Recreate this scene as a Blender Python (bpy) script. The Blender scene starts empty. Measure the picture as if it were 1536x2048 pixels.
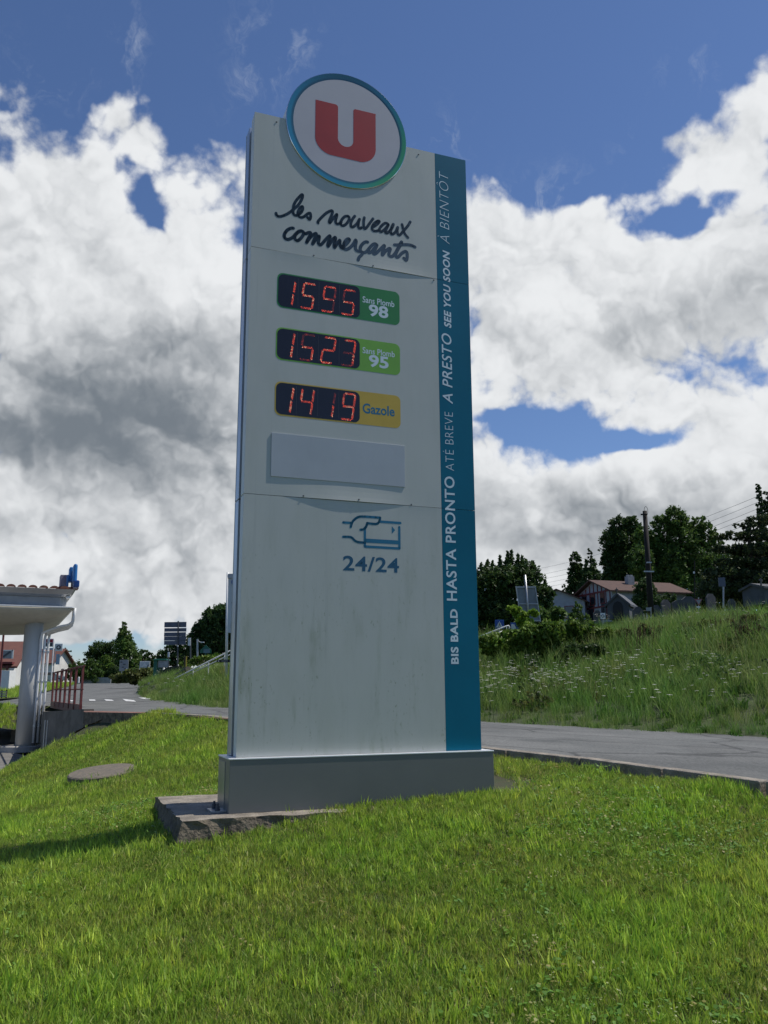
import bpy, math, random, numpy as np
from mathutils import Vector, Matrix
from mathutils.geometry import delaunay_2d_cdt
R_ = math.radians
sc = bpy.context.scene
COL = sc.collection
random.seed(7)
rng = np.random.default_rng(7)

# ------------------------------------------------------------------ camera
F_PX, PITCH, ROLL = 1717.53, 0.205244, -0.0052027     # photograph is 1536 x 2048
EYE = Vector((0, 0, 1.6))
cd = bpy.data.cameras.new('camera')
cam = bpy.data.objects.new('camera', cd)
COL.objects.link(cam)
cd.sensor_fit = 'VERTICAL'; cd.sensor_height = 24; cd.lens = F_PX / 2048 * 24
cd.clip_start = .05; cd.clip_end = 9000
_up = Vector((0, -math.sin(PITCH), math.cos(PITCH)))
_fw = Vector((0, math.cos(PITCH), math.sin(PITCH)))
_rt = Vector((1, 0, 0))
c_r = _rt * math.cos(ROLL) + _up * math.sin(ROLL)
c_u = -_rt * math.sin(ROLL) + _up * math.cos(ROLL)
m = Matrix.Identity(4)
for i in range(3):
    m[i][0] = c_r[i]; m[i][1] = c_u[i]; m[i][2] = -_fw[i]; m[i][3] = EYE[i]
cam.matrix_world = m
sc.camera = cam

def ray(px, py):
    return c_r * ((px - 768) / F_PX) + c_u * (-(py - 1024) / F_PX) + _fw
def at(px, py, D):
    """the point seen at a picture position, D metres ahead"""
    r = ray(px, py)
    return EYE + r * (D / r.y)
def azel(px, py):
    r = ray(px, py).normalized()
    return math.degrees(math.atan2(r.x, r.y)), math.degrees(math.asin(r.z))

# sign plane frame
ANG = 0.36129
SD = Vector((math.cos(ANG), math.sin(ANG), 0)); SN = Vector((math.sin(ANG), -math.cos(ANG), 0)); UP = Vector((0, 0, 1))
SO = Vector((-1.25343, 7.48684, 1.6 - .54622))
# ------------------------------------------------------------------ sun
GRAZE, SLOPE = R_(4.8), R_(59)
sun_v = (SD * math.cos(SLOPE) + UP * math.sin(SLOPE)) * math.cos(GRAZE) + SN * math.sin(GRAZE)
sd = bpy.data.lights.new('sun', 'SUN'); sd.energy = 4.4; sd.angle = R_(.53); sd.color = (1, .955, .88)
sun = bpy.data.objects.new('sun', sd); COL.objects.link(sun)
sun.rotation_euler = sun_v.to_track_quat('Z', 'Y').to_euler()
SUN_EL = math.asin(sun_v.z); SUN_AZ = math.atan2(sun_v.x, sun_v.y)
# ------------------------------------------------------------------ exposure
sc.view_settings.view_transform = 'Standard'; sc.view_settings.look = 'None'
sc.view_settings.exposure = 0.0; sc.view_settings.gamma = 1; sc.view_settings.use_curve_mapping = False
sc.cycles.max_bounces = 4; sc.cycles.diffuse_bounces = 3; sc.cycles.glossy_bounces = 3; sc.cycles.transparent_max_bounces = 6
sc.cycles.use_denoising = True
sc.cycles.sample_clamp_indirect = 6
# ------------------------------------------------------------------ world: sky with cumulus
W = bpy.data.worlds.new('World'); sc.world = W; W.use_nodes = True
W.cycles.sampling_method = 'MANUAL'; W.cycles.sample_map_resolution = 1024
nt = W.node_tree; nt.nodes.clear(); L = nt.links
def nd(t, **k):
    n = nt.nodes.new(t)
    for a, b in k.items(): setattr(n, a, b)
    return n
def mth(op, a, b=None, c=None, clamp=False):
    n = nd('ShaderNodeMath', operation=op, use_clamp=clamp)
    for i, v in enumerate((a, b, c)):
        if v is None: continue
        if isinstance(v, (int, float)): n.inputs[i].default_value = v
        else: L.new(v, n.inputs[i])
    return n.outputs[0]
def vmth(op, a, b=None, out=0):
    n = nd('ShaderNodeVectorMath', operation=op)
    for i, v in enumerate((a, b)):
        if v is None: continue
        if isinstance(v, (tuple, list)): n.inputs[i].default_value = v
        else: L.new(v, n.inputs[i])
    return n.outputs[out]
def noise(vec, scale, detail=8, rough=.55, lac=2.0, dist=0.0):
    n = nd('ShaderNodeTexNoise'); n.inputs['Scale'].default_value = scale; n.inputs['Detail'].default_value = detail
    n.inputs['Roughness'].default_value = rough; n.inputs['Lacunarity'].default_value = lac; n.inputs['Distortion'].default_value = dist
    L.new(vec, n.inputs['Vector']); return n
def sstep(v, a, b):
    n = nd('ShaderNodeMapRange', interpolation_type='SMOOTHSTEP'); L.new(v, n.inputs[0])
    n.inputs[1].default_value = a; n.inputs[2].default_value = b; return n.outputs[0]
def mixc(f, a, b):
    n = nd('ShaderNodeMix', data_type='RGBA')
    for s, v in ((n.inputs[0], f), (n.inputs[6], a), (n.inputs[7], b)):
        if isinstance(v, (int, float)): s.default_value = v
        elif isinstance(v, tuple): s.default_value = (*v, 1)
        else: L.new(v, s)
    return n.outputs[2]
SKY_STRENGTH = .085
sky = nd('ShaderNodeTexSky', sky_type='NISHITA'); sky.sun_disc = False
sky.sun_elevation = SUN_EL; sky.sun_rotation = SUN_AZ
sky.air_density = 1.0; sky.dust_density = .15; sky.ozone_density = 4.0; sky.altitude = 50
tc = nd('ShaderNodeTexCoord'); dirv = tc.outputs['Generated']
sep = nd('ShaderNodeSeparateXYZ'); L.new(dirv, sep.inputs[0])
az = mth('MULTIPLY', mth('ARCTAN2', sep.outputs[0], sep.outputs[1]), 57.2958)
el = mth('MULTIPLY', mth('ARCSINE', sep.outputs[2]), 57.2958)
cmb = nd('ShaderNodeCombineXYZ'); L.new(az, cmb.inputs[0]); L.new(el, cmb.inputs[1])
P0 = cmb.outputs[0]
warp = noise(dirv, 5.5, 4, .6)
wv = vmth('SCALE', vmth('SUBTRACT', warp.outputs['Color'], (.5, .5, .5))); wv.node.inputs['Scale'].default_value = 7.0
P1 = vmth('ADD', P0, wv)
def blobs(lst):
    acc = None
    for (px, py, rx, ry, w) in lst:
        a, e = azel(px, py)
        dv = vmth('MULTIPLY', vmth('SUBTRACT', P1, (a, e, 0)), (1 / rx, 1 / ry, 0))
        g = mth('MULTIPLY', mth('POWER', 2.71828, mth('MULTIPLY', vmth('DOT_PRODUCT', dv, dv, 1), -1.0)), w)
        acc = g if acc is None else mth('ADD', acc, g)
    return acc
# main cloud masses (direction, angular radii in degrees, weight)
cover = blobs([(60, 640, 9, 8, .75), (330, 600, 8, 8, .75), (420, 860, 9, 7, .8), (100, 950, 10, 6, .7), (400, 420, 4.5, 3.6, .42), (60, 420, 5, 3.6, .45),
               (215, 215, 2.3, 3.4, .95), (300, 270, 2.4, 1.8, .5), (200, 330, 2.2, 2.4, .3), (40, 245, 2.4, 2.4, .45), (100, 330, 2.6, 1.6, .2), (460, 320, 2.0, 1.5, .5),
               (1180, 640, 9, 6.2, .9), (1480, 620, 8, 5.6, .75), (1080, 450, 4, 2.2, .48), (1240, 410, 3, 1.6, .35), (965, 380, 1.7, 2.2, .45), (960, 480, 3, 3, .32),
               (1480, 300, 3.8, 3.8, .85), (1480, 540, 6, 4, .35), (20, 860, 4, 4, .4), (1536, 160, 2.2, 3, .55), (1360, 285, 2.2, 1.0, .42), (1430, 360, 2.4, 1.6, .35),
               (1100, 1010, 12, 4.3, 1.0), (1450, 960, 9, 5, 1.0), (150, 1170, 6, 3, .6), (420, 1130, 9, 4, .8), (130, 1230, 4.5, 1.6, .45), (700, 900, 8, 12, .7), (400, 1300, 9, 1.4, .5), (90, 1320, 7, 1.2, .55), (60, 1270, 3, 1.0, .4), (370, 1255, 6, 2.2, .7), (20, 1120, 4, 3, .4), (1120, 1150, 6, 2.4, .7), (955, 830, 1.5, 1.2, .5),
               (240, 345, .8, .9, -.6), (278, 395, 1.0, 1.1, -.7), (300, 430, .8, .9, -.3), (200, 300, .8, .8, -.35), (60, 300, 1.5, 1.0, -.2), (110, 240, 1.4, 1.8, -.35), (430, 240, 4, 1.6, -.3),
               (1020, 832, 3.8, .8, -1.3), (1230, 862, 3.2, .6, -1.3), (1250, 560, 6, 3, .25), (980, 620, 3, 4, .4), (1330, 420, 3.2, 1.0, -.75), (1430, 432, 2.6, .8, -.7), (1270, 330, 1.5, 1.6, -.4), (1190, 330, 4, 1.2, -.45),
               (150, 1085, 2.4, .4, -.6), (215, 1268, 4.0, .8, -.85), (30, 1010, 1.6, .7, -.3), (640, 60, 30, 5.0, -.4), (740, 230, 11, 7, -.45)])
n1 = noise(dirv, 5.0, 3, .60)
n2 = noise(dirv, 14, 9, .64)
def worley(vec, scale):
    v = nd('ShaderNodeTexVoronoi', feature='F1'); v.inputs['Scale'].default_value = scale
    v.inputs['Detail'].default_value = 2.0; v.inputs['Roughness'].default_value = .5; v.inputs['Lacunarity'].default_value = 2.2
    L.new(vec, v.inputs['Vector']); return v.outputs['Distance']
wz = vmth('SCALE', vmth('SUBTRACT', noise(dirv, 9, 4, .6).outputs['Color'], (.5, .5, .5))); wz.node.inputs['Scale'].default_value = .16
pw = vmth('ADD', dirv, wz)
def c5(n_, k): return mth('MULTIPLY', mth('SUBTRACT', n_, .5), k)
w1 = worley(pw, 11)
fb = mth('ADD', c5(n1.outputs['Fac'], 1.3), mth('ADD', c5(n2.outputs['Fac'], 1.15), mth('MULTIPLY', mth('SUBTRACT', .56, w1), .75)))
# the rest of the sky round the compass: the same broken cumulus
away = sstep(mth('ABSOLUTE', az), 32, 50)
dens = mth('ADD', mth('ADD', cover, fb), mth('MULTIPLY', away, .06))
alpha = sstep(dens, .16, .62)
thick = sstep(dens, .45, 1.30)
# relief: density here against density a step towards the sun
sdir = sun_v.normalized()
off = vmth('ADD', dirv, (sdir.x * .02, 0, sdir.z * .022)); offw = vmth('ADD', pw, (sdir.x * .02, 0, sdir.z * .022))
n1b = noise(off, 5.0, 3, .60); n2b = noise(off, 14, 5, .64); w1b = worley(offw, 11)
rel = mth('ADD', mth('MULTIPLY', mth('SUBTRACT', n1.outputs['Fac'], n1b.outputs['Fac']), 2.6), mth('ADD', mth('MULTIPLY', mth('SUBTRACT', n2.outputs['Fac'], n2b.outputs['Fac']), 1.5), mth('MULTIPLY', mth('SUBTRACT', w1b, w1), 1.7)))
crease = mth('MULTIPLY', mth('SUBTRACT', w1, .40), .35)
dark = blobs([(330, 850, 8, 3.6, .55), (80, 880, 8, 3.0, .62), (180, 740, 12, 4, .16), (420, 700, 5, 3, .18), (440, 1000, 8, 2.4, .22), (340, 1110, 7, 2.0, .25), (60, 1060, 4, 1.4, .3),
              (1130, 1040, 10, 2.4, .5), (1450, 1060, 8, 2.4, .3), (1060, 620, 3, 1.6, .16), (1250, 690, 5, 1.6, .2), (1440, 630, 5, 1.8, .22), (1020, 740, 3, 1.2, .12), (160, 1240, 3, 1, .3),
              (230, 260, 5, 6, -.2), (420, 470, 6, 5, -.22), (1200, 500, 9, 4, -.25), (1200, 900, 6, 1.2, -.42), (1450, 890, 5, 1.5, -.3), (90, 1125, 4, 1.1, -.4)])
shade = mth('ADD', mth('MULTIPLY', thick, .12), mth('ADD', dark, mth('ADD', crease, mth('MULTIPLY', rel, -.33))))
shade = sstep(shade, -.22, 1.35)
ccol = mixc(shade, (9.8, 10.0, 10.2), (2.1, 2.45, 2.85))
skyc = mixc(1.0, sky.outputs[0], (.95, 1.02, 1.20)); skyc.node.blend_type = 'MULTIPLY'
wisp = mth('MULTIPLY', blobs([(205, 75, 2.2, 1.6, 1.0), (560, 95, 3.0, 2.0, .8), (905, 285, 1.6, 1.4, 1.0), (1390, 130, 2.4, 1.4, .6), (480, 190, 1.4, 2.0, .5), (1100, 360, 4, 1.4, 1.0), (1290, 290, 1.4, 1.6, .9), (60, 190, 2.4, 1.6, .8)]), sstep(noise(vmth('MULTIPLY', pw, (1.0, 1.0, .45)), 26, 9, .68).outputs['Fac'], .50, .80))
skyw = mixc(mth('MULTIPLY', wisp, .5, clamp=True), skyc, (6.5, 7.2, 8.4))
fin = mixc(alpha, skyw, ccol)
bg = nd('ShaderNodeBackground'); bg.inputs[1].default_value = SKY_STRENGTH
L.new(fin, bg.inputs[0])
wo = nd('ShaderNodeOutputWorld'); L.new(bg.outputs[0], wo.inputs[0])

# ------------------------------------------------------------------ materials
MATS = {}
def mat(name, col, rough=.6, metal=0.0, var=.12, vscale=3.0, bump=0.0, bscale=40, spec=.5, emit=None, estr=0, trans=0.0, tint=False, col2=None, coat=0, detail=6, stretch=None, world=False, speck=0):
    if name in MATS: return MATS[name]
    m = bpy.data.materials.new(name); m.use_nodes = True; MATS[name] = m
    n = m.node_tree.nodes; l = m.node_tree.links; b = n['Principled BSDF']; o = n['Material Output']
    b.inputs['Roughness'].default_value = rough; b.inputs['Metallic'].default_value = metal
    b.inputs['Specular IOR Level'].default_value = spec
    if coat: b.inputs['Coat Weight'].default_value = coat
    g = n.new('ShaderNodeTexCoord'); src = g.outputs['Object']
    if world: src = n.new('ShaderNodeNewGeometry').outputs['Position']
    if stretch:
        mp = n.new('ShaderNodeMapping'); mp.inputs['Scale'].default_value = stretch; l.new(src, mp.inputs[0]); src = mp.outputs[0]
    nz = n.new('ShaderNodeTexNoise'); nz.inputs['Scale'].default_value = vscale; nz.inputs['Detail'].default_value = detail
    nz.inputs['Roughness'].default_value = .6
    l.new(src, nz.inputs['Vector'])
    mx = n.new('ShaderNodeMix'); mx.data_type = 'RGBA'
    c2 = col2 if col2 else tuple(c * (1 - var * 2) for c in col)
    c1 = col if col2 else tuple(min(1, c * (1 + var)) for c in col)
    mx.inputs[6].default_value = (*c1, 1); mx.inputs[7].default_value = (*c2, 1)
    rmp = n.new('ShaderNodeMapRange'); rmp.inputs[1].default_value = .32; rmp.inputs[2].default_value = .68
    l.new(nz.outputs['Fac'], rmp.inputs[0]); l.new(rmp.outputs[0], mx.inputs[0])
    out = mx.outputs[2]
    if speck:
        sn = n.new('ShaderNodeTexNoise'); sn.inputs['Scale'].default_value = speck; sn.inputs['Detail'].default_value = 3; l.new(g.outputs['Object'], sn.inputs['Vector'])
        sr_ = n.new('ShaderNodeMapRange'); sr_.inputs[1].default_value = .35; sr_.inputs[2].default_value = .65; sr_.inputs[3].default_value = .72; sr_.inputs[4].default_value = 1.22; l.new(sn.outputs['Fac'], sr_.inputs[0])
        sm = n.new('ShaderNodeMix'); sm.data_type = 'RGBA'; sm.blend_type = 'MULTIPLY'; sm.inputs[0].default_value = 1; l.new(out, sm.inputs[6]); l.new(sr_.outputs[0], sm.inputs[7]); out = sm.outputs[2]
    if tint:
        at_ = n.new('ShaderNodeAttribute'); at_.attribute_name = 'tint'
        hs = n.new('ShaderNodeMix'); hs.data_type = 'RGBA'; hs.blend_type = 'MULTIPLY'; hs.inputs[0].default_value = 1
        l.new(out, hs.inputs[6]); l.new(at_.outputs['Color'], hs.inputs[7]); out = hs.outputs[2]
    l.new(out, b.inputs['Base Color'])
    if bump:
        bn = n.new('ShaderNodeTexNoise'); bn.inputs['Scale'].default_value = bscale; bn.inputs['Detail'].default_value = 5
        l.new(g.outputs['Object'], bn.inputs['Vector'])
        bp = n.new('ShaderNodeBump'); bp.inputs['Strength'].default_value = min(1, bump); bp.inputs['Distance'].default_value = .02
        l.new(bn.outputs['Fac'], bp.inputs['Height']); l.new(bp.outputs[0], b.inputs['Normal'])
    if emit:
        b.inputs['Emission Color'].default_value = (*emit, 1); b.inputs['Emission Strength'].default_value = estr
    if trans:
        t = n.new('ShaderNodeBsdfTranslucent'); l.new(out, t.inputs[0])
        ms = n.new('ShaderNodeMixShader'); ms.inputs[0].default_value = trans
        l.new(b.outputs[0], ms.inputs[1]); l.new(t.outputs[0], ms.inputs[2]); l.new(ms.outputs[0], o.inputs[0])
    return m

# ------------------------------------------------------------------ mesh helpers
class MB:
    def __init__(s): s.v = []; s.f = []; s.mi = []; s.ms = []
    def add(s, vs, fs, m=0):
        o = len(s.v); s.v += [tuple(v) for v in vs]; s.f += [tuple(i + o for i in f) for f in fs]; s.mi += [m] * len(fs)
        return s
    def box(s, c, size, ax=None, m=0, taper=1.0):
        """c = centre; size along ax (x,y,z vectors)"""
        X, Y, Z = ax or (Vector((1, 0, 0)), Vector((0, 1, 0)), UP)
        c = Vector(c); a, b, h = [k / 2 for k in size]
        vs = []
        for dz in (-1, 1):
            t = taper if dz > 0 else 1
            for dx, dy in ((-1, -1), (1, -1), (1, 1), (-1, 1)):
                vs.append(c + X * (dx * a * t) + Y * (dy * b * t) + Z * (dz * h))
        return s.add(vs, [(3, 2, 1, 0), (4, 5, 6, 7), (0, 1, 5, 4), (1, 2, 6, 5), (2, 3, 7, 6), (3, 0, 4, 7)], m)
    def prism(s, poly, o, X, Y, N, w0, w1, m=0):
        """2D outline in (X,Y) extruded along N"""
        k = len(poly); o = Vector(o)
        vs = [o + X * p[0] + Y * p[1] + N * w0 for p in poly] + [o + X * p[0] + Y * p[1] + N * w1 for p in poly]
        fs = [tuple(range(k, 2 * k)), tuple(reversed(range(k)))] + [(i, (i + 1) % k, k + (i + 1) % k, k + i) for i in range(k)]
        return s.add(vs, fs, m)
    def tube(s, pts, r, n=8, m=0, caps=True):
        pts = [Vector(p) for p in pts]; rs = r if isinstance(r, (list, tuple)) else [r] * len(pts)
        vs = []; prev = None
        for i, p in enumerate(pts):
            t = (pts[min(i + 1, len(pts) - 1)] - pts[max(i - 1, 0)]).normalized()
            a = prev if prev is not None else (Vector((0, 0, 1)) if abs(t.z) < .9 else Vector((1, 0, 0)))
            x = t.cross(a).normalized(); y = x.cross(t).normalized(); prev = y
            for k in range(n):
                q = 2 * math.pi * k / n
                vs.append(p + (x * math.cos(q) + y * math.sin(q)) * rs[i])
        fs = []
        for i in range(len(pts) - 1):
            for k in range(n):
                fs.append((i * n + k, i * n + (k + 1) % n, (i + 1) * n + (k + 1) % n, (i + 1) * n + k))
        if caps:
            fs.append(tuple(reversed(range(n)))); fs.append(tuple(range((len(pts) - 1) * n, len(pts) * n)))
        return s.add(vs, fs, m)
    def build(s, name, mats, parent=None, smooth=False, bevel=0, loc=None):
        me = bpy.data.meshes.new(name)
        base = Vector(loc) if loc is not None else (root_loc(parent) if parent else Vector((0, 0, 0)))
        me.from_pydata([(v[0] - base.x, v[1] - base.y, v[2] - base.z) for v in s.v], [], s.f)
        for mt in (mats if isinstance(mats, (list, tuple)) else [mats]): me.materials.append(mt)
        me.polygons.foreach_set('material_index', s.mi)
        if smooth: me.polygons.foreach_set('use_smooth', [True] * len(me.polygons))
        me.update()
        o = bpy.data.objects.new(name, me); COL.objects.link(o)
        if parent: o.parent = parent
        else: o.location = base
        if bevel:
            b = o.modifiers.new('bevel', 'BEVEL'); b.width = bevel; b.segments = 2; b.limit_method = 'ANGLE'
        return o
def root_loc(o):
    while o.parent: o = o.parent
    return o.location.copy()
def tag(o, label=None, cat=None, group=None, kind=None):
    if label: o['label'] = label
    if cat: o['category'] = cat
    if group: o['group'] = group
    if kind: o['kind'] = kind
    return o
def thing(name, label, cat, loc, group=None):
    o = bpy.data.objects.new(name, None); COL.objects.link(o); o.location = loc; o.empty_display_size = .3
    return tag(o, label, cat, group)
def copy_tree(o, parent=None):
    c = o.copy(); COL.objects.link(c)
    if parent: c.parent = parent
    for ch in o.children: copy_tree(ch, c)
    return c
def npmesh(name, V, Fq, mt, parent=None, tint=None, smooth=False, loc=None):
    """fast mesh from numpy verts and (n,k) faces"""
    me = bpy.data.meshes.new(name)
    base = Vector(loc) if loc is not None else (root_loc(parent) if parent else Vector((0, 0, 0)))
    V = (V - np.array(base)).astype(np.float32)
    me.vertices.add(len(V)); me.vertices.foreach_set('co', V.ravel())
    k = Fq.shape[1]; me.loops.add(Fq.size); me.loops.foreach_set('vertex_index', Fq.ravel().astype(np.int32))
    me.polygons.add(len(Fq)); me.polygons.foreach_set('loop_start', np.arange(0, Fq.size, k, dtype=np.int32))
    me.polygons.foreach_set('loop_total', np.full(len(Fq), k, dtype=np.int32))
    if smooth: me.polygons.foreach_set('use_smooth', np.ones(len(Fq), dtype=bool))
    me.update(calc_edges=True)
    if tint is not None:
        a = me.attributes.new('tint', 'FLOAT_COLOR', 'POINT')
        t = np.ones((len(V), 4), np.float32); t[:, :3] = tint; a.data.foreach_set('color', t.ravel())
    for mt_ in (mt if isinstance(mt, (list, tuple)) else [mt]): me.materials.append(mt_)
    o = bpy.data.objects.new(name, me); COL.objects.link(o)
    if parent: o.parent = parent
    else: o.location = base
    return o

# thin plate spline heights
def tps(pts):
    P = np.array([[p[0], p[1]] for p in pts], float); z = np.array([p[2] for p in pts], float); n = len(P)
    def U(r2): return np.where(r2 > 1e-9, .5 * r2 * np.log(np.maximum(r2, 1e-9)), 0)
    K = U(((P[:, None] - P[None]) ** 2).sum(-1)) + np.eye(n) * .02
    A = np.zeros((n + 3, n + 3)); A[:n, :n] = K; A[:n, n] = 1; A[:n, n + 1:] = P; A[n, :n] = 1; A[n + 1:, :n] = P.T
    w = np.linalg.solve(A, np.r_[z, 0, 0, 0])
    def f(x, y):
        x = np.atleast_1d(np.asarray(x, float)); y = np.atleast_1d(np.asarray(y, float))
        r2 = (x[:, None] - P[None, :, 0]) ** 2 + (y[:, None] - P[None, :, 1]) ** 2
        return U(r2) @ w[:n] + w[n] + w[n + 1] * x + w[n + 2] * y
    return f
def inside(x, y, poly):
    c = np.zeros(len(x), bool); n = len(poly)
    for i in range(n):
        x1, y1 = poly[i]; x2, y2 = poly[(i + 1) % n]
        c ^= ((y1 > y) != (y2 > y)) & (x < (x2 - x1) * (y - y1) / (y2 - y1 + 1e-12) + x1)
    return c
def sheet(name, outline, zf, spacing, mt, rough=0.0, kind='structure', jitter=.25, extra=None):
    """triangulated ground sheet inside an outline"""
    out = []
    n = len(outline)
    for i in range(n):
        a = Vector(outline[i][:2]); b = Vector(outline[(i + 1) % n][:2]); k = max(1, int((b - a).length / (spacing * 1.5)))
        for j in range(k): out.append(a.lerp(b, j / k))
    xs = [p.x for p in out]; ys = [p.y for p in out]
    gx, gy = np.meshgrid(np.arange(min(xs), max(xs), spacing), np.arange(min(ys), max(ys), spacing))
    gx = gx.ravel() + rng.uniform(-jitter, jitter, gx.size) * spacing; gy = gy.ravel() + rng.uniform(-jitter, jitter, gy.size) * spacing
    k = inside(gx, gy, [(p.x, p.y) for p in out]); gx, gy = gx[k], gy[k]
    co = out + [Vector((a, b)) for a, b in zip(gx, gy)]
    r = delaunay_2d_cdt(co, [], [list(range(len(out)))], 1, 1e-5)
    vx = np.array([v[:] for v in r[0]]); fs = np.array([f for f in r[2] if len(f) == 3])
    z = zf(vx[:, 0], vx[:, 1])
    if rough: z = z + rng.normal(0, rough, len(z))
    V = np.c_[vx, z]
    a, b, c = V[fs[:, 0]], V[fs[:, 1]], V[fs[:, 2]]
    nz = (b[:, 0] - a[:, 0]) * (c[:, 1] - a[:, 1]) - (b[:, 1] - a[:, 1]) * (c[:, 0] - a[:, 0])
    fs[nz < 0] = fs[nz < 0][:, ::-1]
    o = npmesh(name, V, fs, mt, smooth=True)
    o['kind'] = kind
    return o
def fattr(o, name, vals):
    a = o.data.attributes.new(name, 'FLOAT', 'POINT'); a.data.foreach_set('value', np.asarray(vals, np.float32))
def overts(o):
    n = len(o.data.vertices); a = np.empty(n * 3, np.float32); o.data.vertices.foreach_get('co', a); return a.reshape(-1, 3) + np.array(o.location)

# text to mesh in a plane
def text_mesh(body, offset=0.0, shear=0.0, spacing=1.0):
    c = bpy.data.curves.new('t', 'FONT'); c.body = body; c.offset = offset; c.shear = shear; c.dimensions = '2D'; c.resolution_u = 4
    c.space_character = spacing
    o = bpy.data.objects.new('t', c); COL.objects.link(o)
    bpy.context.view_layer.update()
    dg = bpy.context.evaluated_depsgraph_get(); me = bpy.data.meshes.new_from_object(o.evaluated_get(dg))
    vs = [v.co.copy() for v in me.vertices]; fs = [tuple(p.vertices) for p in me.polygons]
    bpy.data.objects.remove(o); bpy.data.meshes.remove(me); bpy.data.curves.remove(c)
    return vs, fs
def fit_text(body, x0, y0, x1, y1, rot=0, **k):
    """flat text scaled to fill a rectangle; rot=90 reads upwards. returns [(x,y)], faces"""
    vs, fs = text_mesh(body, **k)
    if rot == 90: vs = [Vector((-v.y, v.x)) for v in vs]
    else: vs = [Vector((v.x, v.y)) for v in vs]
    a, b = min(v.x for v in vs), max(v.x for v in vs); c, d = min(v.y for v in vs), max(v.y for v in vs)
    return [(x0 + (v.x - a) / (b - a) * (x1 - x0), y0 + (v.y - c) / (d - c) * (y1 - y0)) for v in vs], fs
def rrect(x0, y0, x1, y1, r, n=6):
    o = []
    for cx, cy, a in ((x1 - r, y1 - r, 0), (x0 + r, y1 - r, 90), (x0 + r, y0 + r, 180), (x1 - r, y0 + r, 270)):
        for k in range(n + 1):
            q = R_(a + 90 * k / n); o.append((cx + r * math.cos(q), cy + r * math.sin(q)))
    return o
def stroke2d(pts, w, closed=False, smooth=3):
    """round-ended ribbon along a 2D polyline: list of (verts, faces)"""
    P = [Vector(p) for p in pts]
    if smooth and len(P) > 2:
        Q = []
        for i in range(len(P) - 1):
            p0, p1, p2, p3 = P[max(i - 1, 0)], P[i], P[i + 1], P[min(i + 2, len(P) - 1)]
            for k in range(smooth):
                t = k / smooth
                Q.append(.5 * ((2 * p1) + (p2 - p0) * t + (2 * p0 - 5 * p1 + 4 * p2 - p3) * t * t + (-p0 + 3 * p1 - 3 * p2 + p3) * t ** 3))
        P = Q + [P[-1]]
    vs = []; fs = []
    for i in range(len(P) - 1):
        d = P[i + 1] - P[i]
        if d.length < 1e-6: continue
        nn = Vector((-d.y, d.x)).normalized() * w / 2; k = len(vs)
        vs += [P[i] - nn, P[i + 1] - nn, P[i + 1] + nn, P[i] + nn]; fs.append((k, k + 1, k + 2, k + 3))
    for p in P:
        k = len(vs); vs += [p + Vector((math.cos(q * math.pi / 5), math.sin(q * math.pi / 5))) * w / 2 for q in range(10)]
        fs.append(tuple(range(k, k + 10)))
    return vs, fs

# scatter with geometry nodes
def scatter(name, surf, coll, dens_attr, smin, smax, tilt=.2, seed=1, scale_attr=None, align=False):
    g = bpy.data.node_groups.new(name, 'GeometryNodeTree')
    g.interface.new_socket('Geometry', in_out='INPUT', socket_type='NodeSocketGeometry')
    g.interface.new_socket('Geometry', in_out='OUTPUT', socket_type='NodeSocketGeometry')
    N = g.nodes; K = g.links
    gi = N.new('NodeGroupInput'); go = N.new('NodeGroupOutput')
    dp = N.new('GeometryNodeDistributePointsOnFaces'); dp.distribute_method = 'RANDOM'; dp.inputs['Seed'].default_value = seed
    na = N.new('GeometryNodeInputNamedAttribute'); na.data_type = 'FLOAT'; na.inputs['Name'].default_value = dens_attr
    K.new(gi.outputs[0], dp.inputs['Mesh']); K.new(na.outputs['Attribute'], dp.inputs['Density'])
    ci = N.new('GeometryNodeCollectionInfo'); ci.inputs['Collection'].default_value = coll
    ci.inputs['Separate Children'].default_value = True; ci.inputs['Reset Children'].default_value = True
    ip = N.new('GeometryNodeInstanceOnPoints'); ip.inputs['Pick Instance'].default_value = True
    K.new(dp.outputs['Points'], ip.inputs['Points']); K.new(ci.outputs[0], ip.inputs['Instance'])
    rv = N.new('FunctionNodeRandomValue'); rv.data_type = 'FLOAT_VECTOR'
    rv.inputs[0].default_value = (-tilt, -tilt, 0); rv.inputs[1].default_value = (tilt, tilt, 6.283)
    K.new(rv.outputs[0], ip.inputs['Rotation'])
    rs = N.new('FunctionNodeRandomValue'); rs.data_type = 'FLOAT'; rs.inputs[2].default_value = smin; rs.inputs[3].default_value = smax
    so = rs.outputs[1]
    if scale_attr:
        sa = N.new('GeometryNodeInputNamedAttribute'); sa.data_type = 'FLOAT'; sa.inputs['Name'].default_value = scale_attr
        mm = N.new('ShaderNodeMath'); mm.operation = 'MULTIPLY'; K.new(so, mm.inputs[0]); K.new(sa.outputs['Attribute'], mm.inputs[1]); so = mm.outputs[0]
    K.new(so, ip.inputs['Scale'])
    K.new(ip.outputs[0], go.inputs[0])
    o = bpy.data.objects.new(name, surf.data.copy()); o.location = surf.location; COL.objects.link(o)
    md = o.modifiers.new('scatter', 'NODES'); md.node_group = g
    return o
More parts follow.
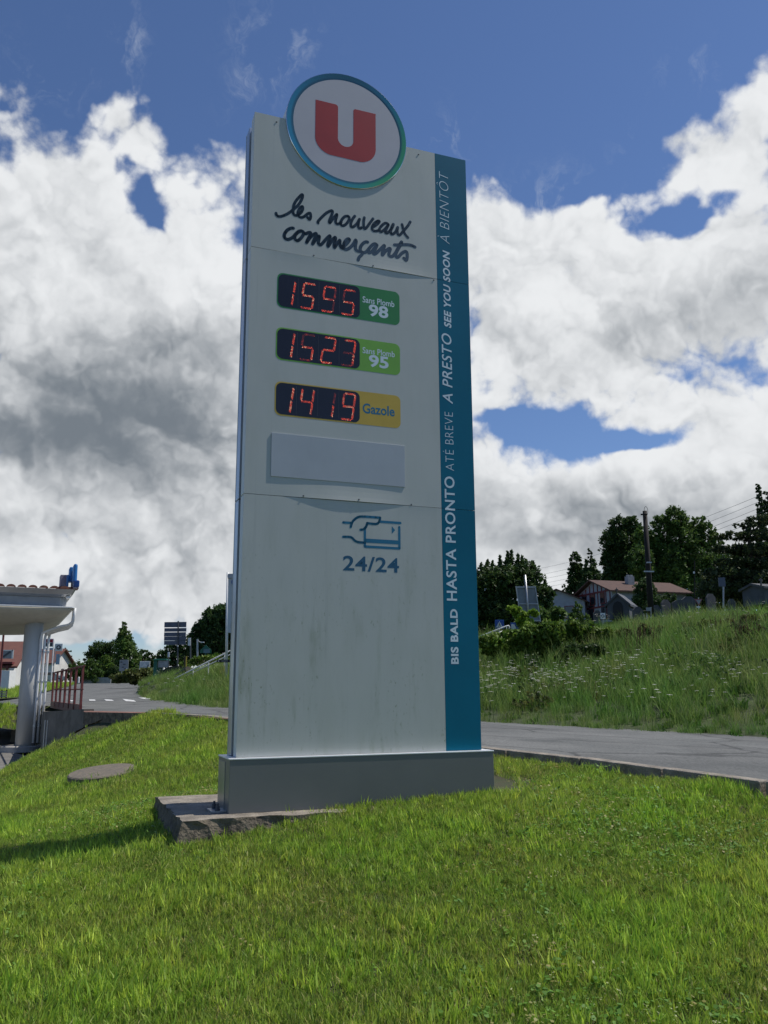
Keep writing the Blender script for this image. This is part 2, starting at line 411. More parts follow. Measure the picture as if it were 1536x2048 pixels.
def blades(n, rad, h0, h1, w, bend, segs=2, tints=((1, 1, 1),), droop=0.0):
    V = []; F = []; T = []
    for i in range(n):
        a = random.uniform(0, 6.283); rr = rad * math.sqrt(random.random()); x, y = rr * math.cos(a), rr * math.sin(a)
        h = random.uniform(h0, h1); b = random.uniform(0, 6.283); bl = random.uniform(.15, 1) * bend * h
        ww = w * random.uniform(.6, 1.2); f = random.uniform(0, 6.283); fx, fy = math.cos(f) * ww / 2, math.sin(f) * ww / 2
        t = random.choice(tints); br = random.uniform(.75, 1.2); t = tuple(c * br for c in t)
        k = len(V)
        for s in range(segs):
            q = s / segs; ox = math.cos(b) * bl * q * q; oy = math.sin(b) * bl * q * q; tw = 1 - .35 * q
            z = h * (q - droop * q * q)
            V += [(x + ox - fx * tw, y + oy - fy * tw, z), (x + ox + fx * tw, y + oy + fy * tw, z)]
            T += [tuple(c * (.7 + .3 * q) for c in t) if 0 else t] * 2
        V.append((x + math.cos(b) * bl, y + math.sin(b) * bl, h * (1 - droop))); T.append(t)
        for s in range(segs - 1):
            F.append((k + 2 * s, k + 2 * s + 1, k + 2 * s + 3)); F.append((k + 2 * s, k + 2 * s + 3, k + 2 * s + 2))
        F.append((k + 2 * segs - 2, k + 2 * segs - 1, k + 2 * segs))
    return np.array(V), np.array(F), np.array(T)
def tuft_coll(name, specs, mt):
    c = bpy.data.collections.new(name)
    for i, (V, F, T) in enumerate(specs):
        o = npmesh('tuft', V, F, mt, tint=T); COL.objects.unlink(o); c.objects.link(o)
    return c
HAND=[[(0.236,5.092),(0.239,5.075),(0.256,5.062),(0.285,5.067),(0.326,5.09),(0.369,5.125),(0.408,5.167),(0.447,5.212),(0.476,5.261),(0.496,5.313),(0.498,5.343),(0.489,5.344),(0.46,5.308),(0.431,5.262),(0.412,5.216),(0.406,5.167),(0.406,5.13),(0.419,5.109),(0.439,5.108),(0.463,5.126),(0.487,5.152),(0.501,5.187),(0.502,5.213),(0.494,5.217),(0.474,5.197),(0.457,5.156),(0.454,5.124),(0.468,5.101),(0.493,5.098),(0.522,5.117),(0.552,5.149),(0.577,5.163),(0.584,5.135),(0.58,5.102),(0.57,5.092),(0.56,5.101),(0.548,5.114)],
[(0.66,5.071),(0.66,5.089),(0.692,5.136),(0.737,5.19),(0.775,5.222),(0.802,5.236),(0.808,5.218),(0.795,5.173),(0.778,5.127),(0.776,5.1),(0.786,5.104),(0.813,5.15),(0.838,5.187),(0.854,5.206),(0.851,5.179),(0.841,5.14),(0.844,5.108),(0.862,5.101),(0.885,5.114),(0.9,5.13)],
[(0.968,5.208),(0.941,5.202),(0.914,5.171),(0.895,5.133),(0.895,5.107),(0.911,5.093),(0.936,5.104),(0.963,5.135),(0.982,5.173),(0.982,5.202),(0.968,5.211)],
[(1.043,5.226),(1.018,5.186),(1.002,5.143),(1.001,5.108),(1.015,5.097),(1.04,5.116),(1.068,5.15),(1.093,5.202),(1.084,5.171),(1.079,5.124),(1.087,5.1),(1.107,5.104),(1.112,5.113)],
[(1.144,5.23),(1.137,5.188),(1.137,5.141),(1.143,5.105),(1.168,5.124),(1.201,5.177),(1.238,5.237)],
[(1.238,5.144),(1.274,5.175),(1.3,5.206),(1.306,5.222),(1.291,5.222),(1.263,5.201),(1.238,5.167),(1.226,5.13),(1.238,5.104),(1.268,5.104),(1.297,5.118)],
[(1.405,5.204),(1.382,5.217),(1.354,5.202),(1.319,5.16),(1.305,5.123),(1.319,5.105),(1.347,5.125),(1.382,5.167),(1.405,5.204),(1.387,5.162),(1.37,5.118),(1.376,5.105),(1.393,5.108),(1.421,5.14),(1.447,5.18),(1.459,5.221),(1.439,5.178),(1.43,5.13),(1.435,5.105),(1.455,5.109),(1.484,5.141),(1.507,5.195),(1.501,5.156),(1.507,5.116),(1.527,5.111),(1.559,5.15),(1.594,5.198),(1.623,5.239),(1.647,5.285)],
[(1.555,5.237),(1.562,5.203),(1.576,5.153),(1.596,5.122),(1.619,5.1)],
[(0.411,4.966),(0.387,4.961),(0.353,4.936),(0.33,4.9),(0.321,4.867),(0.331,4.843),(0.355,4.835),(0.384,4.849),(0.413,4.875),(0.437,4.911),(0.466,4.943),(0.49,4.953),(0.51,4.946),(0.515,4.926),(0.496,4.886),(0.472,4.855),(0.453,4.841),(0.433,4.848),(0.425,4.872),(0.437,4.906),(0.466,4.938),(0.495,4.951),(0.52,4.935),(0.535,4.93),(0.564,4.949),(0.584,4.953),(0.58,4.923),(0.56,4.878),(0.546,4.838),(0.565,4.873),(0.599,4.922),(0.639,4.956),(0.639,4.93),(0.62,4.879),(0.606,4.834),(0.63,4.875),(0.659,4.923),(0.674,4.931),(0.67,4.894),(0.665,4.856),(0.68,4.84),(0.7,4.852),(0.739,4.907),(0.782,4.958),(0.78,4.92),(0.765,4.875),(0.765,4.838),(0.79,4.885),(0.82,4.933),(0.838,4.952),(0.84,4.932),(0.828,4.882),(0.831,4.838),(0.856,4.882),(0.886,4.93),(0.886,4.893),(0.896,4.858),(0.917,4.846),(0.932,4.854)],
[(0.912,4.864),(0.942,4.886),(0.969,4.92),(0.986,4.951),(0.98,4.962),(0.958,4.952),(0.934,4.913),(0.926,4.872),(0.932,4.845),(0.959,4.844),(0.997,4.874),(1.03,4.92),(1.052,4.964),(1.057,4.942),(1.049,4.895),(1.054,4.857),(1.079,4.847),(1.107,4.849)],
[(1.179,4.966),(1.151,4.96),(1.118,4.925),(1.101,4.888),(1.104,4.854),(1.129,4.842),(1.162,4.854),(1.195,4.9)],
[(1.123,4.844),(1.118,4.817),(1.09,4.784),(1.079,4.751)],
[(1.279,4.95),(1.262,4.962),(1.234,4.948),(1.201,4.907),(1.184,4.87),(1.19,4.851),(1.217,4.864),(1.251,4.911),(1.279,4.953),(1.262,4.907),(1.243,4.863),(1.248,4.847),(1.273,4.863),(1.313,4.911),(1.358,4.963),(1.352,4.93),(1.338,4.887),(1.338,4.853),(1.369,4.899),(1.409,4.938),(1.423,4.935),(1.411,4.895),(1.408,4.866),(1.422,4.854),(1.448,4.861),(1.482,4.908),(1.511,4.966),(1.537,5.023),(1.549,5.037),(1.528,4.986),(1.494,4.922),(1.482,4.879),(1.49,4.858),(1.51,4.864),(1.545,4.908),(1.585,4.939),(1.605,4.931),(1.608,4.885),(1.601,4.849),(1.59,4.842),(1.576,4.856),(1.57,4.861)],
[(1.469,4.99),(1.511,4.998),(1.557,5.009),(1.615,5.02),(1.661,5.02),(1.696,5.009)]]

# ------------------------------------------------------------------ named materials
M_grass = mat('lawn_blade', (.30, .46, .075), .55, var=.15, vscale=1.1, spec=.3, trans=.42, tint=True, world=True, col2=(.37, .44, .10))
M_soil = mat('lawn_ground', (.035, .05, .012), .95, var=.3, vscale=9, bump=.6, bscale=60, col2=(.05, .045, .02))
M_meadow = mat('meadow_blade', (.13, .27, .055), .6, vscale=.55, spec=.2, trans=.35, tint=True, world=True, col2=(.23, .27, .09))
M_meadow_soil = mat('meadow_ground', (.05, .07, .02), .95, var=.3, vscale=2, bump=.5, bscale=20)
M_asphalt = mat('asphalt', (.098, .102, .096), .85, var=.12, vscale=.9, bump=.5, bscale=70, col2=(.155, .156, .146), detail=10, speck=28)
M_pave = mat('red_paving', (.22, .105, .075), .85, var=.25, vscale=5, bump=.3)
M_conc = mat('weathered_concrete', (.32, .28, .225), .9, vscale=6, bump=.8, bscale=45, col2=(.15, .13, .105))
M_conc_dark = mat('dark_concrete', (.20, .165, .12), .95, vscale=9, bump=1, bscale=35, col2=(.06, .05, .038))  # darker, browner concrete than the slab top
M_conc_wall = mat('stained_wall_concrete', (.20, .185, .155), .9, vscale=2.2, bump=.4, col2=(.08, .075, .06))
M_pale_conc = mat('pale_concrete', (.42, .40, .37), .85, vscale=4, bump=.3)
M_plinth = mat('grey_lacquered_steel', (.16, .165, .16), .38, .15, var=.05, vscale=1.2, spec=.5)
M_blue = mat('petrol_blue_film', (.001, .13, .21), .4, var=.06, vscale=1.0, spec=.18)
M_alu = mat('brushed_aluminium', (.55, .56, .57), .35, .8, var=.05)
M_groove = mat('dark_aluminium', (.20, .205, .21), .5, .5, var=.05)
M_chrome = mat('polished_edge', (.8, .8, .8), .12, 1.0, var=.02)
M_black = mat('black_gap', (.015, .015, .016), .7, var=.1)
M_letter_blue = mat('dark_petrol_lettering', (.004, .055, .105), .45, var=.05)
M_mid_blue = mat('mid_petrol_print', (.004, .14, .25), .45, var=.05)
M_letter_white = mat('pale_film_lettering', (.62, .72, .78), .5, var=.04)
M_red = mat('logo_red', (.36, .012, .012), .4, var=.05)
M_face = mat('logo_face_white', (.50, .48, .51), .35, var=.02)
M_plaque_g = mat('dark_green_print', (.012, .20, .045), .4, var=.05)
M_plaque_l = mat('lime_green_print', (.17, .42, .045), .4, var=.05)
M_plaque_y = mat('mustard_print', (.55, .37, .045), .4, var=.05)
M_screen = mat('led_screen_black', (.012, .012, .02), .25, var=.1, spec=.5)
M_steel = mat('galvanised_steel', (.38, .39, .4), .45, .7, var=.1)
M_white = mat('white_paint', (.74, .74, .72), .5, var=.05)
M_wall_w = mat('white_render', (.70, .69, .66), .85, var=.08, vscale=1.5)
M_cream = mat('cream_soffit', (.55, .52, .44), .7, var=.06)
M_grey = mat('grey_sheet', (.28, .29, .30), .6, var=.12, vscale=2)
M_dgrey = mat('dark_grey_sheet', (.07, .075, .085), .6, var=.12, vscale=2)
M_tile = mat('terracotta_tile', (.27, .105, .062), .85, vscale=2, col2=(.17, .075, .05), bump=.4, bscale=8)
M_tile_house = mat('shaded_house_tile', (.105, .055, .04), .9, vscale=2, col2=(.07, .042, .034), bump=.4, bscale=8)  # terracotta for the house roof, its partial shade darkened into the colour
M_brown = mat('oxblood_paint', (.12, .022, .018), .55, var=.12)
M_wood = mat('tarred_wood', (.018, .014, .012), .9, var=.2, stretch=(8, 8, .6))
M_bark = mat('bark', (.06, .048, .035), .95, var=.25, vscale=6, bump=.6)
M_slate = mat('slate', (.07, .075, .085), .7, var=.2, vscale=5)
M_stone = mat('grave_stone', (.045, .045, .048), .85, vscale=3, col2=(.11, .11, .11))
M_glass = mat('window_glass', (.02, .025, .03), .08, var=.05, spec=.8)
M_sblue = mat('road_sign_blue', (.01, .07, .32), .4, var=.04)
M_sgreen = mat('sign_green', (.01, .12, .075), .5, var=.06)
M_yellow = mat('yellow_paint', (.5, .36, .04), .5, var=.1)
M_paint = mat('worn_road_paint', (.75, .75, .72), .7, vscale=7, col2=(.42, .42, .41))
M_dirt = mat('bare_soil', (.36, .25, .14), .95, vscale=3, bump=.9, bscale=14, col2=(.13, .11, .05))

def crack_asphalt(m):
    n = m.node_tree.nodes; l = m.node_tree.links; b = n['Principled BSDF']; src = b.inputs['Base Color'].links[0].from_socket
    g = n.new('ShaderNodeTexCoord'); w = n.new('ShaderNodeTexNoise'); w.inputs['Scale'].default_value = 1.4; w.inputs['Detail'].default_value = 6; l.new(g.outputs['Object'], w.inputs['Vector'])
    ad = n.new('ShaderNodeMix'); ad.data_type = 'VECTOR'; ad.inputs[0].default_value = .35; l.new(g.outputs['Object'], ad.inputs[4]); l.new(w.outputs['Color'], ad.inputs[5])
    v = n.new('ShaderNodeTexVoronoi'); v.feature = 'DISTANCE_TO_EDGE'; v.inputs['Scale'].default_value = .55; l.new(ad.outputs[1], v.inputs['Vector'])
    r = n.new('ShaderNodeMapRange'); r.inputs[1].default_value = .006; r.inputs[2].default_value = .022; r.inputs[3].default_value = .45; r.inputs[4].default_value = 1; l.new(v.outputs['Distance'], r.inputs[0])
    p = n.new('ShaderNodeTexNoise'); p.inputs['Scale'].default_value = .33; p.inputs['Detail'].default_value = 2; l.new(g.outputs['Object'], p.inputs['Vector'])
    r2 = n.new('ShaderNodeMapRange'); r2.inputs[1].default_value = .54; r2.inputs[2].default_value = .56; r2.inputs[3].default_value = 1; r2.inputs[4].default_value = .80; l.new(p.outputs['Fac'], r2.inputs[0])
    mm = n.new('ShaderNodeMath'); mm.operation = 'MULTIPLY'; l.new(r.outputs[0], mm.inputs[0]); l.new(r2.outputs[0], mm.inputs[1])
    sm = n.new('ShaderNodeMix'); sm.data_type = 'RGBA'; sm.blend_type = 'MULTIPLY'; sm.inputs[0].default_value = 1; l.new(src, sm.inputs[6]); l.new(mm.outputs[0], sm.inputs[7]); l.new(sm.outputs[2], b.inputs['Base Color'])
crack_asphalt(M_asphalt)
def panel_material():
    m = bpy.data.materials.new('white_sign_panel'); m.use_nodes = True
    n = m.node_tree.nodes; l = m.node_tree.links; b = n['Principled BSDF']; b.inputs['Roughness'].default_value = .42
    g = n.new('ShaderNodeTexCoord'); s = n.new('ShaderNodeSeparateXYZ'); l.new(g.outputs['Object'], s.inputs[0])
    def mp(scale):
        q = n.new('ShaderNodeMapping'); q.inputs['Scale'].default_value = scale; l.new(g.outputs['Object'], q.inputs[0]); return q.outputs[0]
    def nz(v, sc_, det, ro=.6):
        q = n.new('ShaderNodeTexNoise'); q.inputs['Scale'].default_value = sc_; q.inputs['Detail'].default_value = det; q.inputs['Roughness'].default_value = ro
        l.new(v, q.inputs['Vector']); return q.outputs['Fac']
    def M(op, a, c=None, cl=False):
        q = n.new('ShaderNodeMath'); q.operation = op; q.use_clamp = cl
        for i, v in enumerate((a, c)):
            if v is None: continue
            if isinstance(v, (int, float)): q.inputs[i].default_value = v
            else: l.new(v, q.inputs[i])
        return q.outputs[0]
    def rng_(v, a, c):
        q = n.new('ShaderNodeMapRange'); q.inputs[1].default_value = a; q.inputs[2].default_value = c; q.interpolation_type = 'SMOOTHSTEP'; l.new(v, q.inputs[0]); return q.outputs[0]
    # algae in runs, growing on the lower sheet (object z = height above the plinth foot)
    low = rng_(s.outputs[2], 2.9, .9)
    runs = rng_(nz(mp((9, 9, 1.1)), 1.0, 7, .7), .47, .78)
    specks = rng_(nz(mp((1, 1, .5)), 42, 3), .60, .74)
    broad = rng_(nz(mp((1.2, 1.2, .7)), 1.6, 4), .35, .7)
    alg = M('MULTIPLY', low, M('ADD', M('MULTIPLY', M('MULTIPLY', runs, broad), 1.2), M('MULTIPLY', specks, M('MULTIPLY', broad, 1.2))), True)
    alg = M('ADD', alg, M('MULTIPLY', rng_(nz(mp((3, 3, .8)), 1.7, 6), .4, .75), .10), True)
    mx = n.new('ShaderNodeMix'); mx.data_type = 'RGBA'; mx.inputs[6].default_value = (.475, .49, .455, 1); mx.inputs[7].default_value = (.20, .23, .14, 1)
    l.new(alg, mx.inputs[0])
    drip = rng_(nz(mp((26, 26, .35)), 1.0, 2), .66, .74)
    mx2 = n.new('ShaderNodeMix'); mx2.data_type = 'RGBA'; l.new(M('MULTIPLY', drip, .13), mx2.inputs[0]); l.new(mx.outputs[2], mx2.inputs[6]); mx2.inputs[7].default_value = (.25, .27, .27, 1)
    l.new(mx2.outputs[2], b.inputs['Base Color'])
    bp = n.new('ShaderNodeBump'); bp.inputs['Strength'].default_value = .35; bp.inputs['Distance'].default_value = .012; l.new(nz(mp((1, 1, .7)), 1.3, 2), bp.inputs['Height']); l.new(bp.outputs[0], b.inputs['Normal'])
    return m
M_panel = panel_material()

def rim_material():
    m = bpy.data.materials.new('logo_rim_gradient'); m.use_nodes = True
    n = m.node_tree.nodes; l = m.node_tree.links; b = n['Principled BSDF']; b.inputs['Roughness'].default_value = .3
    at_ = n.new('ShaderNodeAttribute'); at_.attribute_name = 'tint'; l.new(at_.outputs['Color'], b.inputs['Base Color']); return m
M_rim = rim_material()

# ------------------------------------------------------------------ terrain heights
def A3(px, py, D): v = at(px, py, D); return (v.x, v.y, v.z)
near_line = [(10.5, 1.0, .40), (9.2, 2.45, .46), (6.2, 5.6, .62), A3(1536, 1566, 8.3), A3(1250, 1528, 9.5), A3(970, 1497, 10.9), (-.8, 13.1, 1.02), A3(455, 1437, 15.5), A3(320, 1428, 17.2), A3(165, 1424, 19.8)]
far_line = [(16, 8.2, .35), (13, 11.2, .55), A3(1536, 1474, 16), A3(1250, 1458, 17.9), A3(963, 1443, 20.2), A3(700, 1428, 23), A3(455, 1415, 26), A3(390, 1409, 28.5), A3(322, 1400, 32)]
left_edge = [A3(100, 1412, 27.5), A3(35, 1411, 31), A3(0, 1411, 33), (-30, 36, .9), (-34, 46, 1.1), A3(0, 1402, 42), A3(38, 1397, 46), A3(90, 1385, 56), A3(137, 1374, 72), A3(160, 1367, 108), A3(262, 1366.5, 108)]
right_far = [A3(300, 1371, 80), A3(320, 1377, 55), A3(283, 1381, 50), A3(276, 1388, 44)]
Zroad = tps(near_line + far_line + left_edge + right_far)
lawn_ctrl = [(-4, 1.5, -.12), (0, 1, 0), (4, 1, .05), (-5, -4, -.3), (5, -4, 0), A3(0, 2048, 4.55), A3(768, 2048, 4.46), A3(1536, 2048, 4.4),
             A3(768, 1824, 5.75), A3(1536, 1830, 5.6), A3(0, 1860, 5.75), A3(371, 1674, 7.35), A3(440, 1658, 7.5), A3(540, 1638, 7.7), A3(640, 1612, 7.85), A3(840, 1602, 8.0), A3(983, 1590, 8.15), A3(1250, 1610, 7.9),
             A3(1040, 1568, 8.9), A3(1130, 1553, 9.2), A3(1000, 1509, 10.5), A3(1250, 1556, 9.0), A3(1536, 1612, 7.9), (6, 5.2, .5), (9, 2.0, .35),
             A3(455, 1447, 15), A3(300, 1437, 17.4), A3(200, 1442, 18.6), A3(180, 1452, 18.9), A3(150, 1476, 19.6), A3(110, 1503, 20.6), A3(92, 1516, 21.4), A3(72, 1524, 20.0), A3(0, 1548, 17.6),
             A3(60, 1590, 13), A3(90, 1560, 15.5), A3(140, 1526, 16), A3(185, 1498, 16.5), A3(240, 1470, 16.5), A3(205, 1552, 12.6), A3(140, 1572, 12.3), A3(270, 1534, 13), A3(320, 1600, 9.6), A3(100, 1640, 9.6), A3(0, 1640, 10.2), A3(0, 1725, 7.4), A3(200, 1700, 7.6), (-6.5, 8, -.12), (-10, 12, -.3), (-2.05, 8.3, .45), (-1.9, 7.75, .43), (-2.4, 9.8, .42)]
def perp_in(line, dist):
    o = []
    for i, p in enumerate(line):
        a = Vector(line[max(i - 1, 0)][:2]); b = Vector(line[min(i + 1, len(line) - 1)][:2]); d = (b - a).normalized()
        o.append((p[0] + d.y * -dist, p[1] + d.x * dist))
    return o
lawn_ctrl = [p for p in lawn_ctrl if not (p[1] > 10 and p[0] > -4)] + [(x, y, float(Zroad(x, y)[0]) - .035) for x, y in perp_in(near_line, .42)[1:9]] + [A3(1100, 1535, 9.6)]
Zlawn = tps(lawn_ctrl)
def zl(x, y): return float(Zlawn(x, y)[0])
def zr(x, y): return float(Zroad(x, y)[0])
far_ctrl = [(x, y, z) for x, y, z in far_line] + [A3(1536, 1258, 27), A3(1400, 1270, 28), A3(1250, 1282, 29.5), A3(1100, 1304, 30.5), A3(963, 1318, 31.5), A3(700, 1334, 35), A3(460, 1350, 37.5),
            A3(420, 1366, 36), A3(380, 1381, 35), A3(345, 1390, 34.3), A3(1536, 1262, 40), A3(1250, 1276, 42), A3(1000, 1300, 42), A3(460, 1345, 50), A3(1536, 1262, 62), A3(1250, 1268, 62), A3(1000, 1290, 62), A3(300, 1372, 60), A3(460, 1340, 80),
            A3(1536, 1250, 110), A3(1250, 1255, 110), A3(1000, 1275, 110), A3(300, 1368, 105), (26, 22, 2.4), (30, 12, 1.6), (22, 9, .8), A3(1380, 1375, 21), A3(1100, 1385, 24.5)]
Zmead = tps(far_ctrl)
def zm(x, y): return float(Zmead(x, y)[0])

def ground_z(x, y):
    t = np.clip((y - 30) / 90, 0, 1); return -.55 + t * t * (3 - 2 * t) * 3.0
GS = [(-2600, -600), (2600, -600), (2600, 3200), (-2600, 3200)]
gx = np.array([-2600, -900, -300, -120, -60, -30, -10, 10, 30, 60, 120, 300, 900, 2600.]); gy = np.array([-600, -100, -20, 10, 26, 30, 40, 55, 75, 95, 120, 200, 500, 1200, 3200.])
GX, GY = np.meshgrid(gx, gy); V = np.c_[GX.ravel(), GY.ravel(), ground_z(GX.ravel(), GY.ravel())]
F = np.array([(j * len(gx) + i, j * len(gx) + i + 1, (j + 1) * len(gx) + i + 1, (j + 1) * len(gx) + i) for j in range(len(gy) - 1) for i in range(len(gx) - 1)])
tag(npmesh('ground', V, F, mat('far_field', (.07, .10, .03), .9, vscale=.02), smooth=True), kind='structure')

P2 = lambda L_: [(p[0], p[1]) for p in L_]
road_outline = P2(near_line) + P2(left_edge) + P2(right_far) + P2(list(reversed(far_line)))
road = sheet('road', road_outline, Zroad, 1.1, M_asphalt)
mead_outline = [(p[0] - .3, p[1] - .35) for p in far_line] + P2(list(reversed(right_far))) + [(-19, 88), (-22, 125), (90, 125), (90, 30), (40, 4)]
MEADOW_DROP = lambda x, y: np.where(inside(np.asarray(x), np.asarray(y), road_outline), Zroad(x, y) - .08, Zmead(x, y) + .01)
meadow_ground = sheet('meadow_ground', mead_outline, MEADOW_DROP, 1.4, M_meadow_soil, rough=.03)
def perp_in(line, dist):
    o = []
    for i, p in enumerate(line):
        a = Vector(line[max(i - 1, 0)][:2]); b = Vector(line[min(i + 1, len(line) - 1)][:2]); d = (b - a).normalized()
        o.append((p[0] + d.y * -dist, p[1] + d.x * dist))
    return o
kerb_in = perp_in(near_line, .42)          # towards the lawn
lawn_outline = [(10.2, -6)] + kerb_in[:8] + P2([A3(300, 1435.5, 17.5), A3(200, 1433, 19.0), A3(172, 1436, 19.6), A3(100, 1500, 21.2), A3(92, 1516, 21.6), A3(72, 1524, 20.0), A3(0, 1548, 17.6)]) + [(-11.5, 13), (-13, 5), (-13, -6)]
lawn = sheet('lawn_ground', lawn_outline, lambda x, y: Zlawn(x, y), .22, M_soil, rough=.006)
# forecourt of the filling station, lower down
fc = [(-13.5, -6), (-7.5, 17.2), (-7.0, 19.5), (-8.4, 22.6), (-12, 27.6), (-12, 60), (-60, 60), (-60, -6)]
sheet('forecourt', fc, lambda x, y: np.full(len(x), -.12), 4, mat('forecourt_concrete', (.20, .19, .175), .9, vscale=1.5, bump=.3, col2=(.13, .125, .115)))
# grass patch beyond the recess and verge beyond the road on the left
stat_out = P2([A3(30, 1468, 27.6), A3(33, 1413, 30.4), A3(-2, 1413, 32.4), (-40, 33.5, 0), (-40, 26, 0)])
Zs = tps([A3(30, 1460, 27.6), A3(33, 1413, 30.4), A3(0, 1413, 32.4), A3(0, 1462, 27), (-40, 33.5, .9), (-40, 26, .1)])
station_lawn_ground = sheet('grass_patch_ground', stat_out, Zs, .6, M_soil)
ver = [A3(-40, 1400, 44), A3(38, 1395.5, 46.5), A3(90, 1383.5, 56.5), A3(137, 1372.5, 73), A3(150, 1367, 105), A3(60, 1366, 112), A3(-60, 1368, 112)]
Zv = tps(ver)
verge_ground = sheet('verge_ground', P2(ver), Zv, 2.5, M_soil)

# ------------------------------------------------------------------ the sign
sign = thing('price_sign', 'tall white fuel price sign with round red U logo and petrol blue edge strip', 'price sign', SO - UP * .44 + SD * 1.15 - SN * .2)
def PW(u, v, w=0.0): return SO + SD * u + UP * v + SN * w
AX = (SD, SN, UP)
Wd, Hd, UB, S1, S2 = 2.30, 6.145, 1.938, 4.695, 2.283
def bulge(u, v):
    b = 0.0
    if S2 <= v < S1:
        t = min(max((u - .32) / 1.35, 0), 1); b += .0115 * math.sin(math.pi * t) ** 1.3 * math.exp(-(v - S2) / .10)
        t = min(max(u / .95, 0), 1); b += .0045 * math.sin(math.pi * t) ** 2 * math.exp(-(S1 - v) / .10)
    if v >= S1:
        t = min(max((u - .95) / 1.0, 0), 1); b += .007 * math.sin(math.pi * t) ** 1.2 * math.exp(-(v - S1) / .09)
    if v < S2:
        t = min(max((u - 1.45) / .6, 0), 1); b += .003 * math.sin(math.pi * t) * math.exp(-(S2 - v) / .08)
    return b
def grid_panel(name, u0, u1, v0, v1, w0, mt, nu=40, nv=24, label=None):
    """sheet with thickness, edges folded back"""
    mb = MB(); vs = []
    vr = [v0 + (v1 - v0) * (.5 - .5 * math.cos(math.pi * j / nv)) for j in range(nv + 1)]
    for j, v in enumerate(vr):
        for i in range(nu + 1):
            u = u0 + (u1 - u0) * i / nu
            e = 0
            vs.append(PW(u, v, w0 + bulge(u, min(max(v, v0 + 1e-4), v1 - 1e-4))))
    fs = [(j * (nu + 1) + i, j * (nu + 1) + i + 1, (j + 1) * (nu + 1) + i + 1, (j + 1) * (nu + 1) + i) for j in range(nv) for i in range(nu)]
    mb.add(vs, fs)
    n0 = len(vs); ring = [i for i in range(nu + 1)] + [j * (nu + 1) + nu for j in range(1, nv + 1)] + [nv * (nu + 1) + i for i in range(nu - 1, -1, -1)] + [j * (nu + 1) for j in range(nv - 1, 0, -1)]
    back = [vs[i] - SN * .010 for i in ring]; k = len(ring)
    mb.v += [tuple(b) for b in back]
    for i in range(k): mb.f.append((ring[(i + 1) % k], ring[i], n0 + i, n0 + (i + 1) % k)); mb.mi.append(0)
    mb.f.append(tuple(n0 + i for i in reversed(range(k)))); mb.mi.append(0)
    o = mb.build(name, mt, sign, smooth=False)
    if label: o['label'] = label
    return o
g_ = .0022
for (a, b) in ((0.002, S2 - g_), (S2 + g_, S1 - g_), (S1 + g_, Hd)):
    grid_panel('panel', 0, UB - .001, a, b, 0, M_panel)
    grid_panel('blue_strip', UB + .001, Wd, a, b, 0, M_blue, nu=10)
# rear face, the same from behind
for (a, b) in ((0.002, S2 - g_), (S2 + g_, S1 - g_), (S1 + g_, Hd)):
    MB().box(PW(UB / 2, (a + b) / 2, -.405), (UB, .012, b - a), AX).build('panel', M_panel, sign)
    MB().box(PW((UB + Wd) / 2 + .001, (a + b) / 2, -.405), (Wd - UB, .012, b - a), AX).build('blue_strip', M_blue, sign)
    # folded side trays front and rear, and recessed aluminium column
    MB().box(PW(Wd / 2, (a + b) / 2, -.078), (Wd - .004, .135, b - a - .004), AX).build('side_tray', M_white, sign, bevel=.003)
    MB().box(PW(Wd / 2, (a + b) / 2, -.327), (Wd - .004, .143, b - a - .004), AX).build('side_tray', M_alu, sign, bevel=.003)
MB().box(PW(Wd / 2, Hd / 2 - .01, -.2), (Wd - .045, .12, Hd - .06), AX).build('inner_column', M_groove, sign)
# plinth with bolted foot
pl = MB()
pl.box(PW(1.1645, -.226, -.2), (2.457, .52, .428), AX)
plinth = pl.build('plinth', M_plinth, sign, bevel=.004)
MB().box(PW(1.1645, -.006, -.2), (2.468, .53, .012), AX).build('top_rail', mat('bare_metal_rail', (.78, .79, .8), .35, .3, var=.03), plinth, bevel=.003)
MB().box(PW(-.0665, -.24, -.28), (.004, .30, .40), AX).build('side_plate', mat('side_plate_grey', (.25, .27, .27), .32, .5), plinth)
MB().box(PW(-.12, -.432, -.16), (.13, .22, .014), AX).build('base_plate', M_steel, sign, bevel=.002)
for w_ in (-.07, -.235):
    q = MB(); q.tube([PW(-.13, -.426, w_), PW(-.13, -.414, w_)], .022, 16); q.tube([PW(-.13, -.414, w_), PW(-.13, -.388, w_)], .019, 6); q.tube([PW(-.13, -.388, w_), PW(-.13, -.365, w_)], .010, 8)
    q.build('anchor_bolt', M_dgrey, sign)
# screws along seams and top edge
for (u, v) in ((.22, Hd - .06), (1.75, Hd - .06), (.62, S1 + .02), (1.235, S1 + .02), (.55, S2 + .016), (1.085, S2 + .02), (1.62, S2 + .012), (1.90, S1 - .018)):
    w0 = bulge(u, v); MB().tube([PW(u, v, w0 - .002), PW(u, v, w0 + .004)], .0075, 8).build('screw', M_dgrey, sign)
